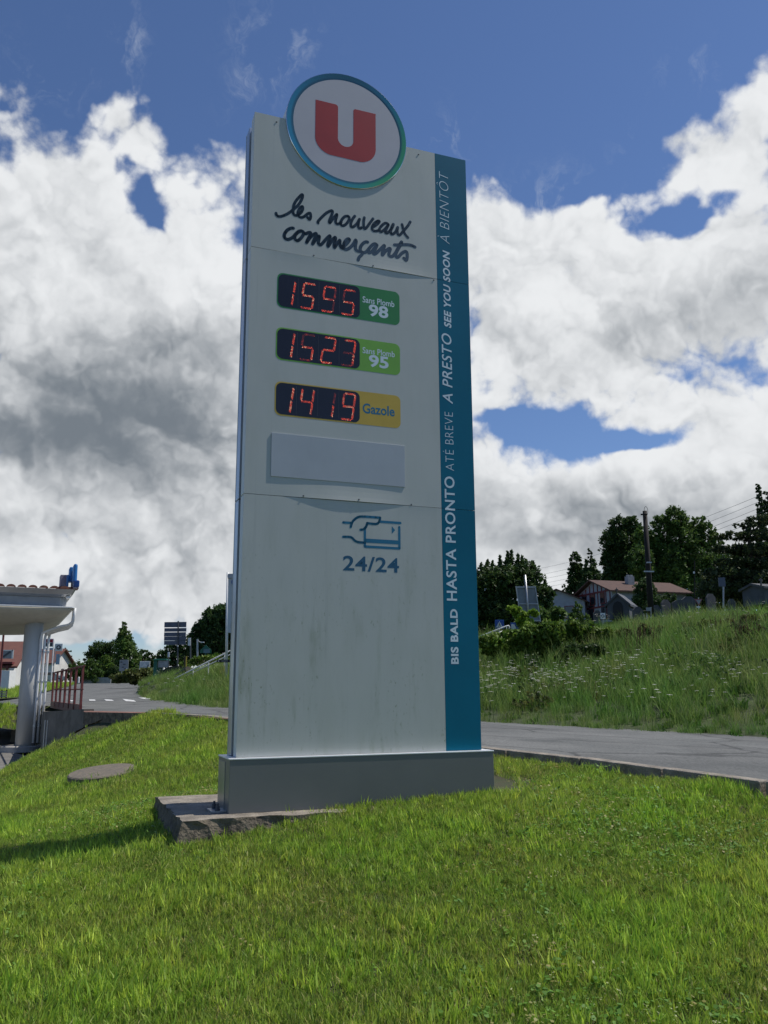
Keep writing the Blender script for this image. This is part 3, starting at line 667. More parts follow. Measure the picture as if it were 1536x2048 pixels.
# things printed or mounted on the face
def flat(name, vs2, fs, mt, w, parent, th=.0006, follow=True):
    vs = [PW(u, v, w + (bulge(u, v) if follow else 0)) for u, v in vs2]
    mb = MB(); mb.add(vs, fs)
    return mb.build(name, mt, parent)
def words(vs2, fs, mt, w, parent, axis=0, size=.1, label=None, follow=True):
    """one object per word of a line of lettering"""
    par = list(range(len(vs2)))
    def find(a):
        while par[a] != a: par[a] = par[par[a]]; a = par[a]
        return a
    for f in fs:
        for b in f[1:]: par[find(b)] = find(f[0])
    isl = {}
    for f in fs: isl.setdefault(find(f[0]), []).append(f)
    items = sorted(((min(vs2[i][axis] for f in fl for i in f), max(vs2[i][axis] for f in fl for i in f), fl) for fl in isl.values()), key=lambda q: q[0])
    groups = []; end = -1e9
    for a, b, fl in items:
        if a - end > size * .32: groups.append([])
        groups[-1] += fl; end = max(end, b)
    names = label.split(' ') if label else []
    for k, fl in enumerate(groups):
        ids = sorted({i for f in fl for i in f}); mp = {i: j for j, i in enumerate(ids)}
        o = flat('word', [vs2[i] for i in ids], [tuple(mp[i] for i in f) for f in fl], mt, w, parent, follow=follow)
        if label and len(names) == len(groups): o['label'] = 'lettering reading ' + names[k]
def poly_flat(name, poly, mt, w0, w1, parent, bevel=0):
    mb = MB(); mb.prism(poly, SO, SD, UP, SN, w0, w1); return mb.build(name, mt, parent, bevel=bevel)
# round logo
CU, CV, RO = .962, 6.168, .648
emb = MB(); n_ = 96
def ring(r, w): return [PW(CU + r * math.cos(2 * math.pi * k / n_), CV + r * math.sin(2 * math.pi * k / n_), w) for k in range(n_)]
def lathe(mb, prof, m=0):
    base = len(mb.v)
    for r, w in prof: mb.v += [tuple(p) for p in ring(r, w)]
    for i in range(len(prof) - 1):
        for k in range(n_):
            mb.f.append((base + i * n_ + k, base + i * n_ + (k + 1) % n_, base + (i + 1) * n_ + (k + 1) % n_, base + (i + 1) * n_ + k)); mb.mi.append(m)
lathe(emb, [(RO - .004, -.43), (RO - .004, .002)])
emb.add(ring(RO - .004, -.43), [tuple(reversed(range(n_)))])
logo = emb.build('round_logo', M_white, sign, smooth=True)
rb = MB(); lathe(rb, [(RO - .002, .002), (RO, .004), (RO, .009), (RO - .006, .012)])
rb.build('metal_edge', M_chrome, logo, smooth=True)
rm = MB(); lathe(rm, [(RO - .006, .012), (RO - .040, .0105)]); lathe(rm, [(RO - .040, .0105), (.588, .0098)]); lathe(rm, [(.588, .0098), (.574, .0088)])
rim = rm.build('rim', M_rim, logo, smooth=True)
ta = rim.data.attributes.new('tint', 'FLOAT_COLOR', 'POINT'); cols = []
for i, v in enumerate(rim.data.vertices):
    p = v.co + sign.location - Vector(PW(CU, CV, 0)); ang = math.degrees(math.atan2(p.z, p.dot(SD))); rr = math.hypot(p.z, p.dot(SD)); seg = i // n_
    gpos = max(0, math.cos(R_(ang + 28))) ** 2.2
    inner = seg >= 3
    outc = Vector((.01, .22, .38)).lerp(Vector((.03, .33, .16)), min(1, gpos * 1.3)) if not inner else Vector((.008, .10, .17)).lerp(Vector((.012, .13, .15)), gpos)
    topd = max(0, math.sin(R_(ang - 5))) ** 3
    if not inner: outc = outc.lerp(Vector((.01, .09, .13)), topd * .8)
    cols += [*outc, 1]
ta.data.foreach_set('color', cols)
poly_flat('face', [(CU + .574 * math.cos(2 * math.pi * k / n_), CV + .574 * math.sin(2 * math.pi * k / n_)) for k in range(n_)], M_face, .003, .0086, logo)
def arc(cx, cy, r, a0, a1, n=8, ry=None):
    ry = ry or r
    return [(cx + r * math.cos(R_(a0 + (a1 - a0) * k / n)), cy + ry * math.sin(R_(a0 + (a1 - a0) * k / n))) for k in range(n + 1)]
upoly = [(.616, 6.438)] + [(.616, 6.03)] + arc(.80, 6.02, .184, 180, 262, 10, .175) + arc(1.08, 6.02, .186, 278, 360, 10, .18) + [(1.266, 6.438)] + arc(1.046, 6.413, .024, 90, 180, 5) + [(1.022, 6.07)] + arc(.939, 6.06, .083, 0, -180, 14) + [(.856, 6.40)] + arc(.826, 6.408, .030, 0, 90, 5)
poly_flat('letter', upoly, M_red, .0086, .0096, logo)
# handwriting
for ids, wd in (((0,), 'les'), (range(1, 8), 'nouveaux'), (range(8, 14), 'commerçants')):
    hv = MB()
    for k_ in ids:
        vs, fs = stroke2d(HAND[k_], .030 if k_ < 8 else .034, smooth=3)
        hv.add([PW(p[0], p[1], .0010 + bulge(p[0], p[1])) for p in vs], fs)
    hv.build('handwritten_word', M_letter_blue, sign)['label'] = 'dark blue handwritten word ' + wd
# price displays
SEG = {'0': 'abcdef', '1': 'bc', '2': 'abged', '3': 'abgcd', '4': 'fgbc', '5': 'afgcd', '9': 'abcdfg'}
M_led = [mat('led_dot_%s' % k, (.3, .02, .01), .4, emit=c, estr=e * .62) for k, c, e in (('bright', (1, .10, .035), 2.6), ('warm', (1, .42, .25), 3.0), ('mid', (1, .09, .04), 1.0), ('faint', (.8, .10, .06), .28))]
def digit(ch, u0, v0, w, h, parent, dim=()):
    if ch == ' ': return
    sl = .036; pts = {'a': ((.06, 1), (.94, 1)), 'b': ((1, .95), (1, .55)), 'c': ((1, .45), (1, .05)), 'd': ((.94, 0), (.06, 0)), 'e': ((0, .05), (0, .45)), 'f': ((0, .55), (0, .95)), 'g': ((.06, .5), (.94, .5))}
    mb = MB()
    for s in SEG[ch]:
        (x0, y0), (x1, y1) = pts[s]
        a = Vector((u0 + x0 * w + sl * y0, v0 + y0 * h)); b = Vector((u0 + x1 * w + sl * y1, v0 + y1 * h))
        d = b - a; k = int(d.length / .0078); nn = Vector((-d.y, d.x)).normalized()
        for i in range(k + 1):
            p = a.lerp(b, i / k) + nn * (.0052 if i % 2 else -.0052)
            q = random.random()
            mi = (3 if q < .75 else 2) if s in dim else (0 if q < .55 else 1 if q < .80 else 2)
            mb.add([PW(p.x + .0035 * math.cos(R_(60 * t)), p.y + .0035 * math.sin(R_(60 * t)), .0020) for t in range(6)], [(0, 1, 2, 3, 4, 5)], mi)
    mb.build('digit', M_led, parent)
rows = [(4.118, 4.475, '1595', M_plaque_g, [('Sans Plomb', 1.125, 4.305, 1.462, 4.371, .012, M_letter_white), ('98', 1.190, 4.170, 1.396, 4.300, .030, M_letter_white)], 4.150, ['', '', 'bc', 'f'], 'dark green rimmed display reading 1595 beside Sans Plomb 98'),
        (3.590, 3.918, '1523', M_plaque_l, [('Sans Plomb', 1.125, 3.772, 1.462, 3.836, .012, M_letter_white), ('95', 1.190, 3.640, 1.396, 3.768, .030, M_letter_white)], 3.622, ['', 'afd', '', 'gd'], 'lime green rimmed display reading 1523 beside Sans Plomb 95'),
        (3.045, 3.378, '1419', M_plaque_y, [('Gazole', 1.125, 3.160, 1.456, 3.262, .022, M_mid_blue)], 3.078, ['', '', 'b', ''], 'mustard rimmed display reading 1419 beside Gazole')]
for (v0, v1, num, pm, txt, dv, dims, lab) in rows:
    d_ = poly_flat('price_display', rrect(.262, v0, 1.518, v1, .058), pm, -.002, .0008, sign)
    d_['label'] = lab
    scr = poly_flat('screen', rrect(.274, v0 + .014, 1.096, v1 - .012, .055), M_screen, .0008, .0016, d_)
    for k_, (u0, w_) in enumerate(((.300, .106), (.494, .112), (.702, .112), (.905, .112))):
        digit(num[k_], u0, dv, w_, .258, d_, dims[k_])
    for k_ in range(3): poly_flat('module_joint', [(.468 + k_ * .208, v0 + .03), (.4695 + k_ * .208, v0 + .03), (.4695 + k_ * .208, v1 - .028), (.468 + k_ * .208, v1 - .028)], M_dgrey, .0016, .0018, d_)
    for (b_, x0, y0, x1, y1, of, mt_) in txt:
        vs, fs = fit_text(b_, x0, y0, x1, y1, offset=of)
        words(vs, fs, mt_, .0012, d_, 0, y1 - y0, b_, False)
# blank plate
poly_flat('blank_plate', [(.240, 2.461), (1.556, 2.461), (1.556, 2.873), (.240, 2.873)], mat('plate_grey_white', (.40, .43, .46), .4, var=.03), .001, .0070, sign, bevel=.001)
# hand with bank card pictogram and 24/24
ic = MB()
def st_(pts, w=.024, smooth=3):
    vs, fs = stroke2d(pts, w, smooth=smooth); ic.add([PW(p[0], p[1], .0008 + bulge(*p)) for p in vs], fs)
st_([(.936, 2.077), (1.010, 2.077)], smooth=0)
st_([(1.008, 2.036), (1.022, 2.082), (1.052, 2.118), (1.090, 2.140), (1.150, 2.146), (1.300, 2.146)])
st_([(1.300, 2.146), (1.294, 2.112), (1.270, 2.086), (1.225, 2.082), (1.172, 2.086)])
st_([(1.172, 2.086), (1.160, 2.050), (1.140, 2.026), (1.104, 2.018)])
st_([(1.300, 2.108), (1.506, 2.108)], smooth=0)
st_([(1.148, 2.040), (1.148, 1.862), (1.494, 1.862), (1.494, 2.068)], smooth=0)
st_([(.936, 1.942), (1.012, 1.942), (1.048, 1.912), (1.085, 1.900), (1.148, 1.898)])
ic.add([PW(*p, .0008) for p in ((1.148, 1.900), (1.494, 1.900), (1.494, 1.938), (1.148, 1.938))], [(0, 1, 2, 3)])
ic.add([PW(*p, .0008) for p in ((1.418, 2.072), (1.418, 1.998), (1.452, 2.036))], [(0, 2, 1)][::1])
ic.build('card_pictogram', M_mid_blue, sign)
vs, fs = fit_text('24/24', .935, 1.628, 1.488, 1.768, offset=.018, spacing=1.05); flat('lettering', vs, fs, mat('pictogram_dark_blue', (.004, .085, .17), .45, var=.05), .0008, sign)
for (b_, u0, v0, u1, v1, of, sh) in (('À BIENTÔT', 1.952, 5.115, 2.088, 5.945, -.019, .22), ('SEE YOU SOON', 2.006, 4.176, 2.088, 5.035, .030, .2),
                                     ('A PRESTO', 1.974, 3.360, 2.085, 4.110, .008, .2), ('ATÉ BREVE', 1.966, 2.668, 2.082, 3.272, -.019, .0),
                                     ('HASTA PRONTO', 1.974, 1.385, 2.084, 2.608, .016, 0), ('BIS BALD', 2.006, .790, 2.086, 1.306, .034, 0)):
    vs, fs = fit_text(b_, u0, v0, u1, v1, rot=90, offset=of, shear=sh, spacing=1.08); words(vs, fs, M_letter_white, .0008, sign, 1, .10, b_)
# concrete slab under the sign: rough, tapered edge
zs = SO.z - .44
def slab():
    import bmesh
    bm = bmesh.new()
    def at_z(px, py, z):
        r = ray(px, py); t = (z - EYE.z) / r.z; return EYE + r * t
    a = at_z(312, 1592, zs); b = at_z(366, 1641, zs); 
    ex = SD; ey = -SN
    fl = b; # front left corner
    pts = [a, b, b + ex * 3.35 + ey * .15, a + ex * 3.5 + ey * .0]
    n1, n2 = 34, 18; g = {}
    for lay, z in enumerate((zs, zs - .05, zs - .22, zs - .45)):
        for i in range(n1 + 1):
            for j in range(n2 + 1):
                if lay and 0 < i < n1 and 0 < j < n2: continue
                p = pts[1].lerp(pts[2], i / n1).lerp(pts[0].lerp(pts[3], i / n1), j / n2)
                e = (i in (0, n1)) or (j in (0, n2)); jt = .015 if e else .002
                q = Vector((p.x + random.uniform(-jt, jt), p.y + random.uniform(-jt, jt), z - (random.uniform(0, .014) if e and lay == 0 else random.uniform(-.002, .002))))
                if lay == 2: q += (-SD if i == 0 else Vector((0, 0, 0))) * .05 + (SN if j == 0 else Vector((0, 0, 0))) * .03
                g[lay, i, j] = bm.verts.new(q)
    for i in range(n1):
        for j in range(n2): bm.faces.new((g[0, i, j], g[0, i + 1, j], g[0, i + 1, j + 1], g[0, i, j + 1]))
    for lay in range(3):
        for i in range(n1):
            bm.faces.new((g[lay, i, 0], g[lay + 1, i, 0], g[lay + 1, i + 1, 0], g[lay, i + 1, 0])); bm.faces.new((g[lay, i + 1, n2], g[lay + 1, i + 1, n2], g[lay + 1, i, n2], g[lay, i, n2]))
        for j in range(n2):
            bm.faces.new((g[lay, 0, j + 1], g[lay + 1, 0, j + 1], g[lay + 1, 0, j], g[lay, 0, j])); bm.faces.new((g[lay, n1, j], g[lay + 1, n1, j], g[lay + 1, n1, j + 1], g[lay, n1, j + 1]))
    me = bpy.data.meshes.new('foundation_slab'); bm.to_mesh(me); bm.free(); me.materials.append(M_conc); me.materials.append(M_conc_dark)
    for p in me.polygons: p.material_index = 1 if abs(p.normal.z) < .6 else 0  # upright side faces take the darker concrete
    o = bpy.data.objects.new('foundation_slab', me); COL.objects.link(o)
    tag(o, 'rough weathered concrete slab under the price sign, broken at its left corner', 'concrete slab')
    return pts
slab_pts = slab()
# round concrete cover in the lawn
c0 = at(205, 1541, 12.6); th_n = (at(142, 1560, 12.2) - at(268, 1528, 13.0))
mh = MB(); cx_ = th_n.normalized(); nrm = Vector((cx_.x * 0, 0, 1)); tl = cx_.z
nrm = (UP - cx_ * cx_.dot(UP)).normalized(); nrm = (nrm + Vector((0, -.035, 0))).normalized(); cy_ = nrm.cross(cx_).normalized()
rad_ = .47; prof = [(0, .0), (rad_ - .02, .0), (rad_, -.015), (rad_, -.07), (rad_ - .035, -.085), (rad_ - .04, -.35)]
k_ = 40; vs = [c0]; fs = []
for r, w in prof[1:]: vs += [c0 + cx_ * (r * math.cos(2 * math.pi * i / k_) * (1 + random.uniform(-.003, .003))) + cy_ * (r * math.sin(2 * math.pi * i / k_)) + nrm * (w + random.uniform(-.001, .001)) for i in range(k_)]
fs += [(0, 1 + i, 1 + (i + 1) % k_) for i in range(k_)]
for q in range(len(prof) - 2): fs += [(1 + q * k_ + i, 1 + (q + 1) * k_ + i, 1 + (q + 1) * k_ + (i + 1) % k_, 1 + q * k_ + (i + 1) % k_) for i in range(k_)]
if nrm.dot((vs[2] - vs[0]).cross(vs[3] - vs[0])) < 0: fs = [tuple(reversed(f)) for f in fs]
mh.add(vs, fs); tag(mh.build('manhole_cover', mat('cover_concrete', (.19, .155, .115), .9, vscale=14, col2=(.11, .10, .08), bump=.5, bscale=60), loc=c0), 'round raised concrete manhole cover tilted in the sloping lawn', 'manhole cover')
# kerbstones between lawn and road
kerb = thing('kerb', None, None, Vector(near_line[3]))
kerb['kind'] = 'structure'
line = [Vector(p) for p in near_line]
for i, p in enumerate(line): p.z = zr(p.x, p.y)
Ls = [0]
for i in range(1, 9): Ls.append(Ls[-1] + (line[i] - line[i - 1]).length)
def on_line(s):
    for i in range(1, 9):
        if s <= Ls[i] or i == 8:
            t = (s - Ls[i - 1]) / (Ls[i] - Ls[i - 1]); return line[i - 1].lerp(line[i], t), (line[i] - line[i - 1]).normalized()
s = 0.0
while s < Ls[8] - .9:
    ln = .98; p, d = on_line(s + ln / 2); sd_ = Vector((-d.y, d.x, 0)).normalized(); dz = random.uniform(-.004, .004); ax = (d, sd_, sd_.cross(d) * -1 if sd_.cross(d).z < 0 else sd_.cross(d))
    ax = (d, sd_, d.cross(sd_) if d.cross(sd_).z > 0 else -d.cross(sd_))
    MB().box(p + sd_ * .26 + UP * (-.06 + dz), (ln, .17, .22), ax).build('kerbstone', M_conc, kerb, bevel=.012)
    MB().box(p + sd_ * .075 + UP * (-.095 + dz), (ln, .12, .2), ax).build('gutter_stone', M_conc_dark, kerb, bevel=.01)
    s += 1.0
# red paving strip beside the road on the left
rp = [Vector(p) for p in (near_line[6], near_line[7], near_line[8], near_line[9])]
outer = [Vector(A3(*q)) for q in ((600, 1452, 13.4), (455, 1446.5, 14.6), (300, 1434.5, 17.0), (168, 1432.5, 18.9))]
mb = MB(); n = len(rp); vs = []
for a, b in zip(rp, outer): a = Vector((a.x, a.y, zr(a.x, a.y) + .03)); b2 = Vector((b.x, b.y, a.z - .01)); vs += [a, b2, b2 - UP * .35]
for i in range(n - 1):
    k = 3 * i; mb.add([vs[k], vs[k + 1], vs[k + 4], vs[k + 3]], [(0, 3, 2, 1)]); mb.add([vs[k + 1], vs[k + 2], vs[k + 5], vs[k + 4]], [(0, 3, 2, 1)], 1)
tag(mb.build('pavement', [M_pave, M_conc_dark]), kind='structure')

# ================================================================== VEGETATION
def smooth(a, b, x): t = np.clip((x - a) / (b - a), 0, 1); return t * t * (3 - 2 * t)
def vnoise(x, y, s, seed=0):
    r = np.random.default_rng(seed); o = np.zeros_like(x)
    for k in range(7):
        a = r.uniform(0, 6.28); f = s * r.uniform(.6, 1.9); p = r.uniform(0, 6.28)
        o += np.sin((x * math.cos(a) + y * math.sin(a)) * f + p)
    return o / 7
G_T = ((1, 1, 1), (.85, 1.0, .8), (1.15, 1.1, .7), (.75, .95, .7), (1.25, 1.2, .9), (1.0, 1.1, .6))
G_DRY = ((1, 1, 1), (1.6, 1.15, 1.3), (2.2, 1.5, 3.2), (.9, 1, .8))
G_D = ((.42, .5, .4), (.55, .6, .45), (.6, .5, .5), (.35, .45, .35), (.8, .7, .9))
G_B = ((1.25, 1.2, .8), (1.5, 1.4, .9), (1.1, 1.15, .7), (1.35, 1.35, 1.3), (.9, 1.05, .6))
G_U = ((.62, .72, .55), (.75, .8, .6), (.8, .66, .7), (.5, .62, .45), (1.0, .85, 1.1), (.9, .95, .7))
G_B = ((1.3, 1.25, .8), (1.6, 1.5, .9), (1.15, 1.2, .7), (1.4, 1.4, 1.3), (.95, 1.1, .6))
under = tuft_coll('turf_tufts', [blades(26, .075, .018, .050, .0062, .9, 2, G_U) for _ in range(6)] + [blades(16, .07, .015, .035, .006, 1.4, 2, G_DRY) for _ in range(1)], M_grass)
lawn_tufts = tuft_coll('lawn_tufts', [blades(9, .040, .05, .100, .0085, .45, 2, G_B) for _ in range(5)] + [blades(13, .05, .035, .080, .0075, .6, 2, G_T) for _ in range(4)], M_grass)
V = overts(lawn); x, y = V[:, 0], V[:, 1]; d = np.hypot(x, y)
den = np.where(d < 7, 520, np.where(d < 10, 420, np.where(d < 15, 300, 220))).astype(float)
pat = vnoise(x, y, 2.2, 3) * .6 + vnoise(x, y, 6.5, 4) * .5
pat2 = np.clip(.85 + pat * 1.3, .10, 1.35)
vis = (y > 3.0) & (np.abs(x) < y * .56 + 1.2)
shx = (y > 1) & (x > -6) & (x < 6)
den = np.where(vis, den, np.where(y > -2, 60, 20))
# no blades inside slab, cover and plinth; thin soil by the wall foot and the hollow beside the plinth
sp = [(p.x, p.y) for p in slab_pts]; den[inside(x, y, sp)] = 0
den[np.hypot(x - c0.x, y - c0.y) < .62] = 0; den[np.hypot(x - c0.x, y - c0.y + .7) < .5] *= .4
for (px, py, D, r) in ((1040, 1566, 8.9, .42),):
    p = at(px, py, D); den *= np.clip((np.hypot(x - p.x, y - p.y) - .1) / r, .25, 1)
wallf = np.array([A3(*q) for q in ((98, 1506, 21.2), (115, 1492, 20.4), (132, 1478, 19.8), (150, 1466, 19.4), (170, 1452, 19.0), (190, 1446, 18.7), (215, 1440, 18.4), (238, 1437, 18.2))])
for k, p in enumerate(wallf): den *= np.clip((np.hypot(x - p[0], y - p[1]) - (.55 if k < 6 else .3)) / .7, .05, 1)
fattr(lawn, 'dens', den * pat2)
fattr(lawn, 'udens', den * 1.15)
hs = np.clip(.98 + vnoise(x, y, 3.1, 9) * .6 + vnoise(x, y, 11, 2) * .55, .4, 1.6) * np.where(d < 11, 1, 1.2)
fattr(lawn, 'hsc', hs)
fattr(lawn, 'one', np.where(d < 11, 1, 1.25))
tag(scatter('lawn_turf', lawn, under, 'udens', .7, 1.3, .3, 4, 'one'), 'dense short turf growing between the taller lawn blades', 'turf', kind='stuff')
tag(scatter('lawn_grass', lawn, lawn_tufts, 'dens', .45, 1.2, .34, 3, 'hsc'), 'short bright green mown grass covering the mound around the sign', 'grass', kind='stuff')
# leaf litter, clover and small pale bits in the lawn
def litter():
    c = bpy.data.collections.new('lawn_bits')
    for col, s, tn in (((.42, .62, .5), .013, 1), ((.5, .7, .55), .011, 1), ((.36, .55, .4), .014, 1), ((.6, .8, .6), .010, 1), ((1.5, 1.2, 3), .006, 1), ((1.1, .75, 1.4), .010, 1)):
        V = []; F = []; T = []
        for i in range(9):
            a = random.uniform(0, 6.28); r = random.uniform(0, .10); z = random.uniform(.02, .055); k = len(V); q = random.uniform(0, 6.28); t = random.uniform(-.5, .5)
            for j in range(5): V.append((r * math.cos(a) + s * math.cos(q + j * 1.2566) * random.uniform(.6, 1), r * math.sin(a) + s * math.sin(q + j * 1.2566), z + t * s * math.cos(j * 1.2566))); T.append(col)
            F += [(k, k + 1, k + 2), (k, k + 2, k + 3), (k, k + 3, k + 4)]
        o = npmesh('bits', np.array(V), np.array(F), M_grass, tint=np.array(T)); COL.objects.unlink(o); c.objects.link(o)
    return c
fattr(lawn, 'dens2', np.where((den > 5) & vis, np.where(d < 11, 170, 40) * np.clip(vnoise(x, y, 1.7, 21) * 2.2 - .1, .02, 1.2), 0))
tag(scatter('lawn_clover', lawn, litter(), 'dens2', .6, 1.3, .4, 5), 'small clover leaves and dry bits among the mown grass', 'ground cover', kind='stuff')
for o_, nm, lb in ((station_lawn_ground, 'grass_patch', 'mown grass patch beyond the canopy column'), (verge_ground, 'verge_grass', 'grass verge across the road below the far houses')):
    fattr(o_, 'dens', np.full(len(o_.data.vertices), 60 if nm == 'grass_patch' else 9)); fattr(o_, 'hsc', np.full(len(o_.data.vertices), 1.6 if nm == 'grass_patch' else 2.6))
    tag(scatter(nm, o_, lawn_tufts, 'dens', .8, 1.4, .25, 8, 'hsc'), lb, 'grass', kind='stuff')
# meadow on the bank: tall grasses, dry stalks, umbels
M_T = ((1, 1, 1), (.8, .95, .7), (1.3, 1.2, 1.0), (1.5, 1.35, 1.5), (.7, .85, .6), (1.1, 1.15, .7))
M_D = ((1.6, 1.2, 1.5), (2.0, 1.45, 2.0), (1.3, 1.0, .9))
m_specs = [blades(46, .34, .28, .72, .017, .7, 3, M_T, .06) for _ in range(5)] + [blades(26, .30, .45, .98, .012, .45, 3, M_T, .08) for _ in range(3)] + [blades(12, .3, .6, 1.15, .010, .4, 3, M_D, .05)]
m_specs += [blades(30, .30, .12, .34, .06, .8, 2, ((.55, .75, .5), (.45, .6, .4), (.7, .9, .5)), .1) for _ in range(3)]
m_coll = tuft_coll('meadow_tufts', m_specs, M_meadow)
V = overts(meadow_ground); x, y = V[:, 0], V[:, 1]
fl = np.array([p[:2] for p in far_line] + [(right_far[i][0], right_far[i][1]) for i in (3, 2, 1, 0)])
def dist_line(x, y, ln):
    o = np.full(len(x), 1e9)
    for i in range(len(ln) - 1):
        a, b = ln[i], ln[i + 1]; ab = b - a; t = np.clip(((x - a[0]) * ab[0] + (y - a[1]) * ab[1]) / (ab @ ab), 0, 1)
        o = np.minimum(o, np.hypot(x - a[0] - t * ab[0], y - a[1] - t * ab[1]))
    return o
dl = dist_line(x, y, fl)
den = np.where(y < 44, 10.5, np.where(y < 60, 3.0, .6)) * np.clip(.9 + vnoise(x, y, .5, 5) * .8, .4, 1.4)
den = np.where((np.abs(x) < y * .62 + 2) & (y > 8), den, .3); den[dl < 1.2] = 16
fattr(meadow_ground, 'dens', den)
fattr(meadow_ground, 'hsc', np.clip(.34 + dl * .16, .34, .82) * np.clip(1 + vnoise(x, y, .7, 8) * .6, .6, 1.45))
tag(scatter('meadow_grass', meadow_ground, m_coll, 'dens', .7, 1.35, .18, 11, 'hsc'), 'tall unmown meadow grass covering the roadside bank', 'meadow grass', kind='stuff')
def umbels():
    c = bpy.data.collections.new('umbels')
    mt = mat('umbel_white', (.75, .74, .66), .8, tint=True, trans=.25)
    for q in range(3):
        V = []; F = []; T = []
        def tri(a, b, c_, t): k = len(V); V.extend([a, b, c_]); F.append((k, k + 1, k + 2)); T.extend([t] * 3)
        for s in range(random.randint(1, 3)):
            h = random.uniform(.55, .95); bx, by = random.uniform(-.15, .15), random.uniform(-.15, .15)
            tri((bx - .006, by, 0), (bx + .006, by, 0), (bx, by, h), (.12, .22, .06)); tri((bx, by - .006, 0), (bx, by + .006, 0), (bx, by, h), (.12, .22, .06))
            R0 = random.uniform(.035, .07)
            for i in range(11):
                a = random.uniform(0, 6.28); r = R0 * math.sqrt(random.random()); x0, y0 = bx + r * math.cos(a), by + r * math.sin(a); z0 = h + .02 - r * .2; e = .016
                for j in range(3):
                    b = a + j * 2.09; tri((x0, y0, z0 + .004), (x0 + e * math.cos(b), y0 + e * math.sin(b), z0), (x0 + e * math.cos(b + 1.3), y0 + e * math.sin(b + 1.3), z0), (1, 1, 1))
        o = npmesh('umbel', np.array(V), np.array(F), mt, tint=np.array(T)); COL.objects.unlink(o); c.objects.link(o)
    return c
fd = np.where((dl < 6.5) & (x > -2), np.clip(5.5 * np.exp(-((dl - 2.8) / 1.7) ** 2) * (1 + 1.3 * vnoise(x, y, .8, 12)), .05, 8), .15); fd[(y > 45) | (x < -14)] = 0
fattr(meadow_ground, 'fdens', fd)
tag(scatter('wild_carrot_flowers', meadow_ground, umbels(), 'fdens', .7, 1.15, .12, 17), 'scattered white flower heads standing in the meadow grass', 'wild flowers', kind='stuff')

# -------- leafy plants and trees
def leaf_cloud(blobs_, n, size, seed, sub=.34, sub_n=None, elong=1.0, updown=.0, cull=0.0, tints=None):
    """blobs: (centre Vector, rx, ry, rz). Leaves gathered in small clumps through each blob's volume."""
    r = np.random.default_rng(seed); C = []; RR = []; TT = []
    tints = tints or ((1, 1, 1), (.8, .9, .75), (1.25, 1.2, 1.0), (.65, .78, .62))
    vol = np.array([b[1] * b[2] + b[3] * b[1] for b in blobs_]); vol = vol / vol.sum(); Cs = []; Ts = []
    for b, f in zip(blobs_, vol):
        k = max(6, int(n * f * 2.2 / 26)); d_ = r.normal(size=(k, 3)); d_ /= np.linalg.norm(d_, axis=1)[:, None]
        rad = r.uniform(.35, 1.0, k) ** .5
        cc = np.array(b[0])[None] + d_ * rad[:, None] * np.array([b[1], b[2], b[3]])
        sr = sub * .72 * min(b[1], b[3]) * r.uniform(.45, 1.3, k)
        m_ = 26
        off = r.normal(size=(k, m_, 3)); off /= np.linalg.norm(off, axis=2)[:, :, None]; off *= (r.uniform(.02, 1.25, (k, m_, 1))) * sr[:, None, None] * r.uniform(.6, 1.4, (k, 1, 3))
        off[:, :, 2] *= elong
        P = (cc[:, None] + off).reshape(-1, 3); Cs.append(P)
        tv = np.array(tints)[r.integers(0, len(tints), k)] * r.uniform(.8, 1.2, (k, 1)); Ts.append(np.repeat(tv, m_, 0))
    P = np.concatenate(Cs); T = np.concatenate(Ts); N = len(P)
    a = r.normal(size=(N, 3)); a /= np.linalg.norm(a, axis=1)[:, None]; b = np.cross(a, r.normal(size=(N, 3))); b /= np.linalg.norm(b, axis=1)[:, None]
    s = size * r.uniform(.6, 1.3, (N, 1))
    V = np.stack([P - a * s, P + b * s * .45, P + a * s, P - b * s * .45], 1).reshape(-1, 3)
    F = np.arange(N * 4).reshape(-1, 4); T = np.repeat(T * r.uniform(.85, 1.15, (N, 1)), 4, 0)
    return V, F, T
def limbs(mb, base, top, r0, blobs_, seed):
    rr = random.Random(seed)
    b = Vector(base); t = Vector(top); k = 5
    pts = [b.lerp(t, i / k) + Vector((rr.uniform(-.1, .1), rr.uniform(-.1, .1), 0)) * (1 if 0 < i else 0) for i in range(k + 1)]
    mb.tube(pts, [r0 * (1 - .7 * i / k) for i in range(k + 1)], 7)
    for c, rx, ry, rz in blobs_:
        c = Vector(c); f = min(.85, max(.2, (c.z - rz * .6 - b.z) / max(.5, t.z - b.z))); s = b.lerp(t, f)
        mb.tube([s, s.lerp(c, .5) + Vector((0, 0, -.1 * rz)), c + Vector((0, 0, rz * .3))], [r0 * .4, r0 * .25, r0 * .08], 5)
M_LEAF = {}
def leafmat(key, col, tr=.35):
    if key not in M_LEAF: M_LEAF[key] = mat('foliage_' + key, col, .55, vscale=.25, spec=.3, trans=tr, tint=True)
    return M_LEAF[key]
LM = dict(dark=('dark', (.062, .105, .03)), mid=('mid', (.10, .165, .04)), lite=('light', (.15, .23, .04)), fresh=('fresh', (.26, .38, .05)), pine=('pine', (.055, .10, .032)), cedar=('cedar', (.062, .085, .036)), olive=('olive', (.13, .15, .045)))
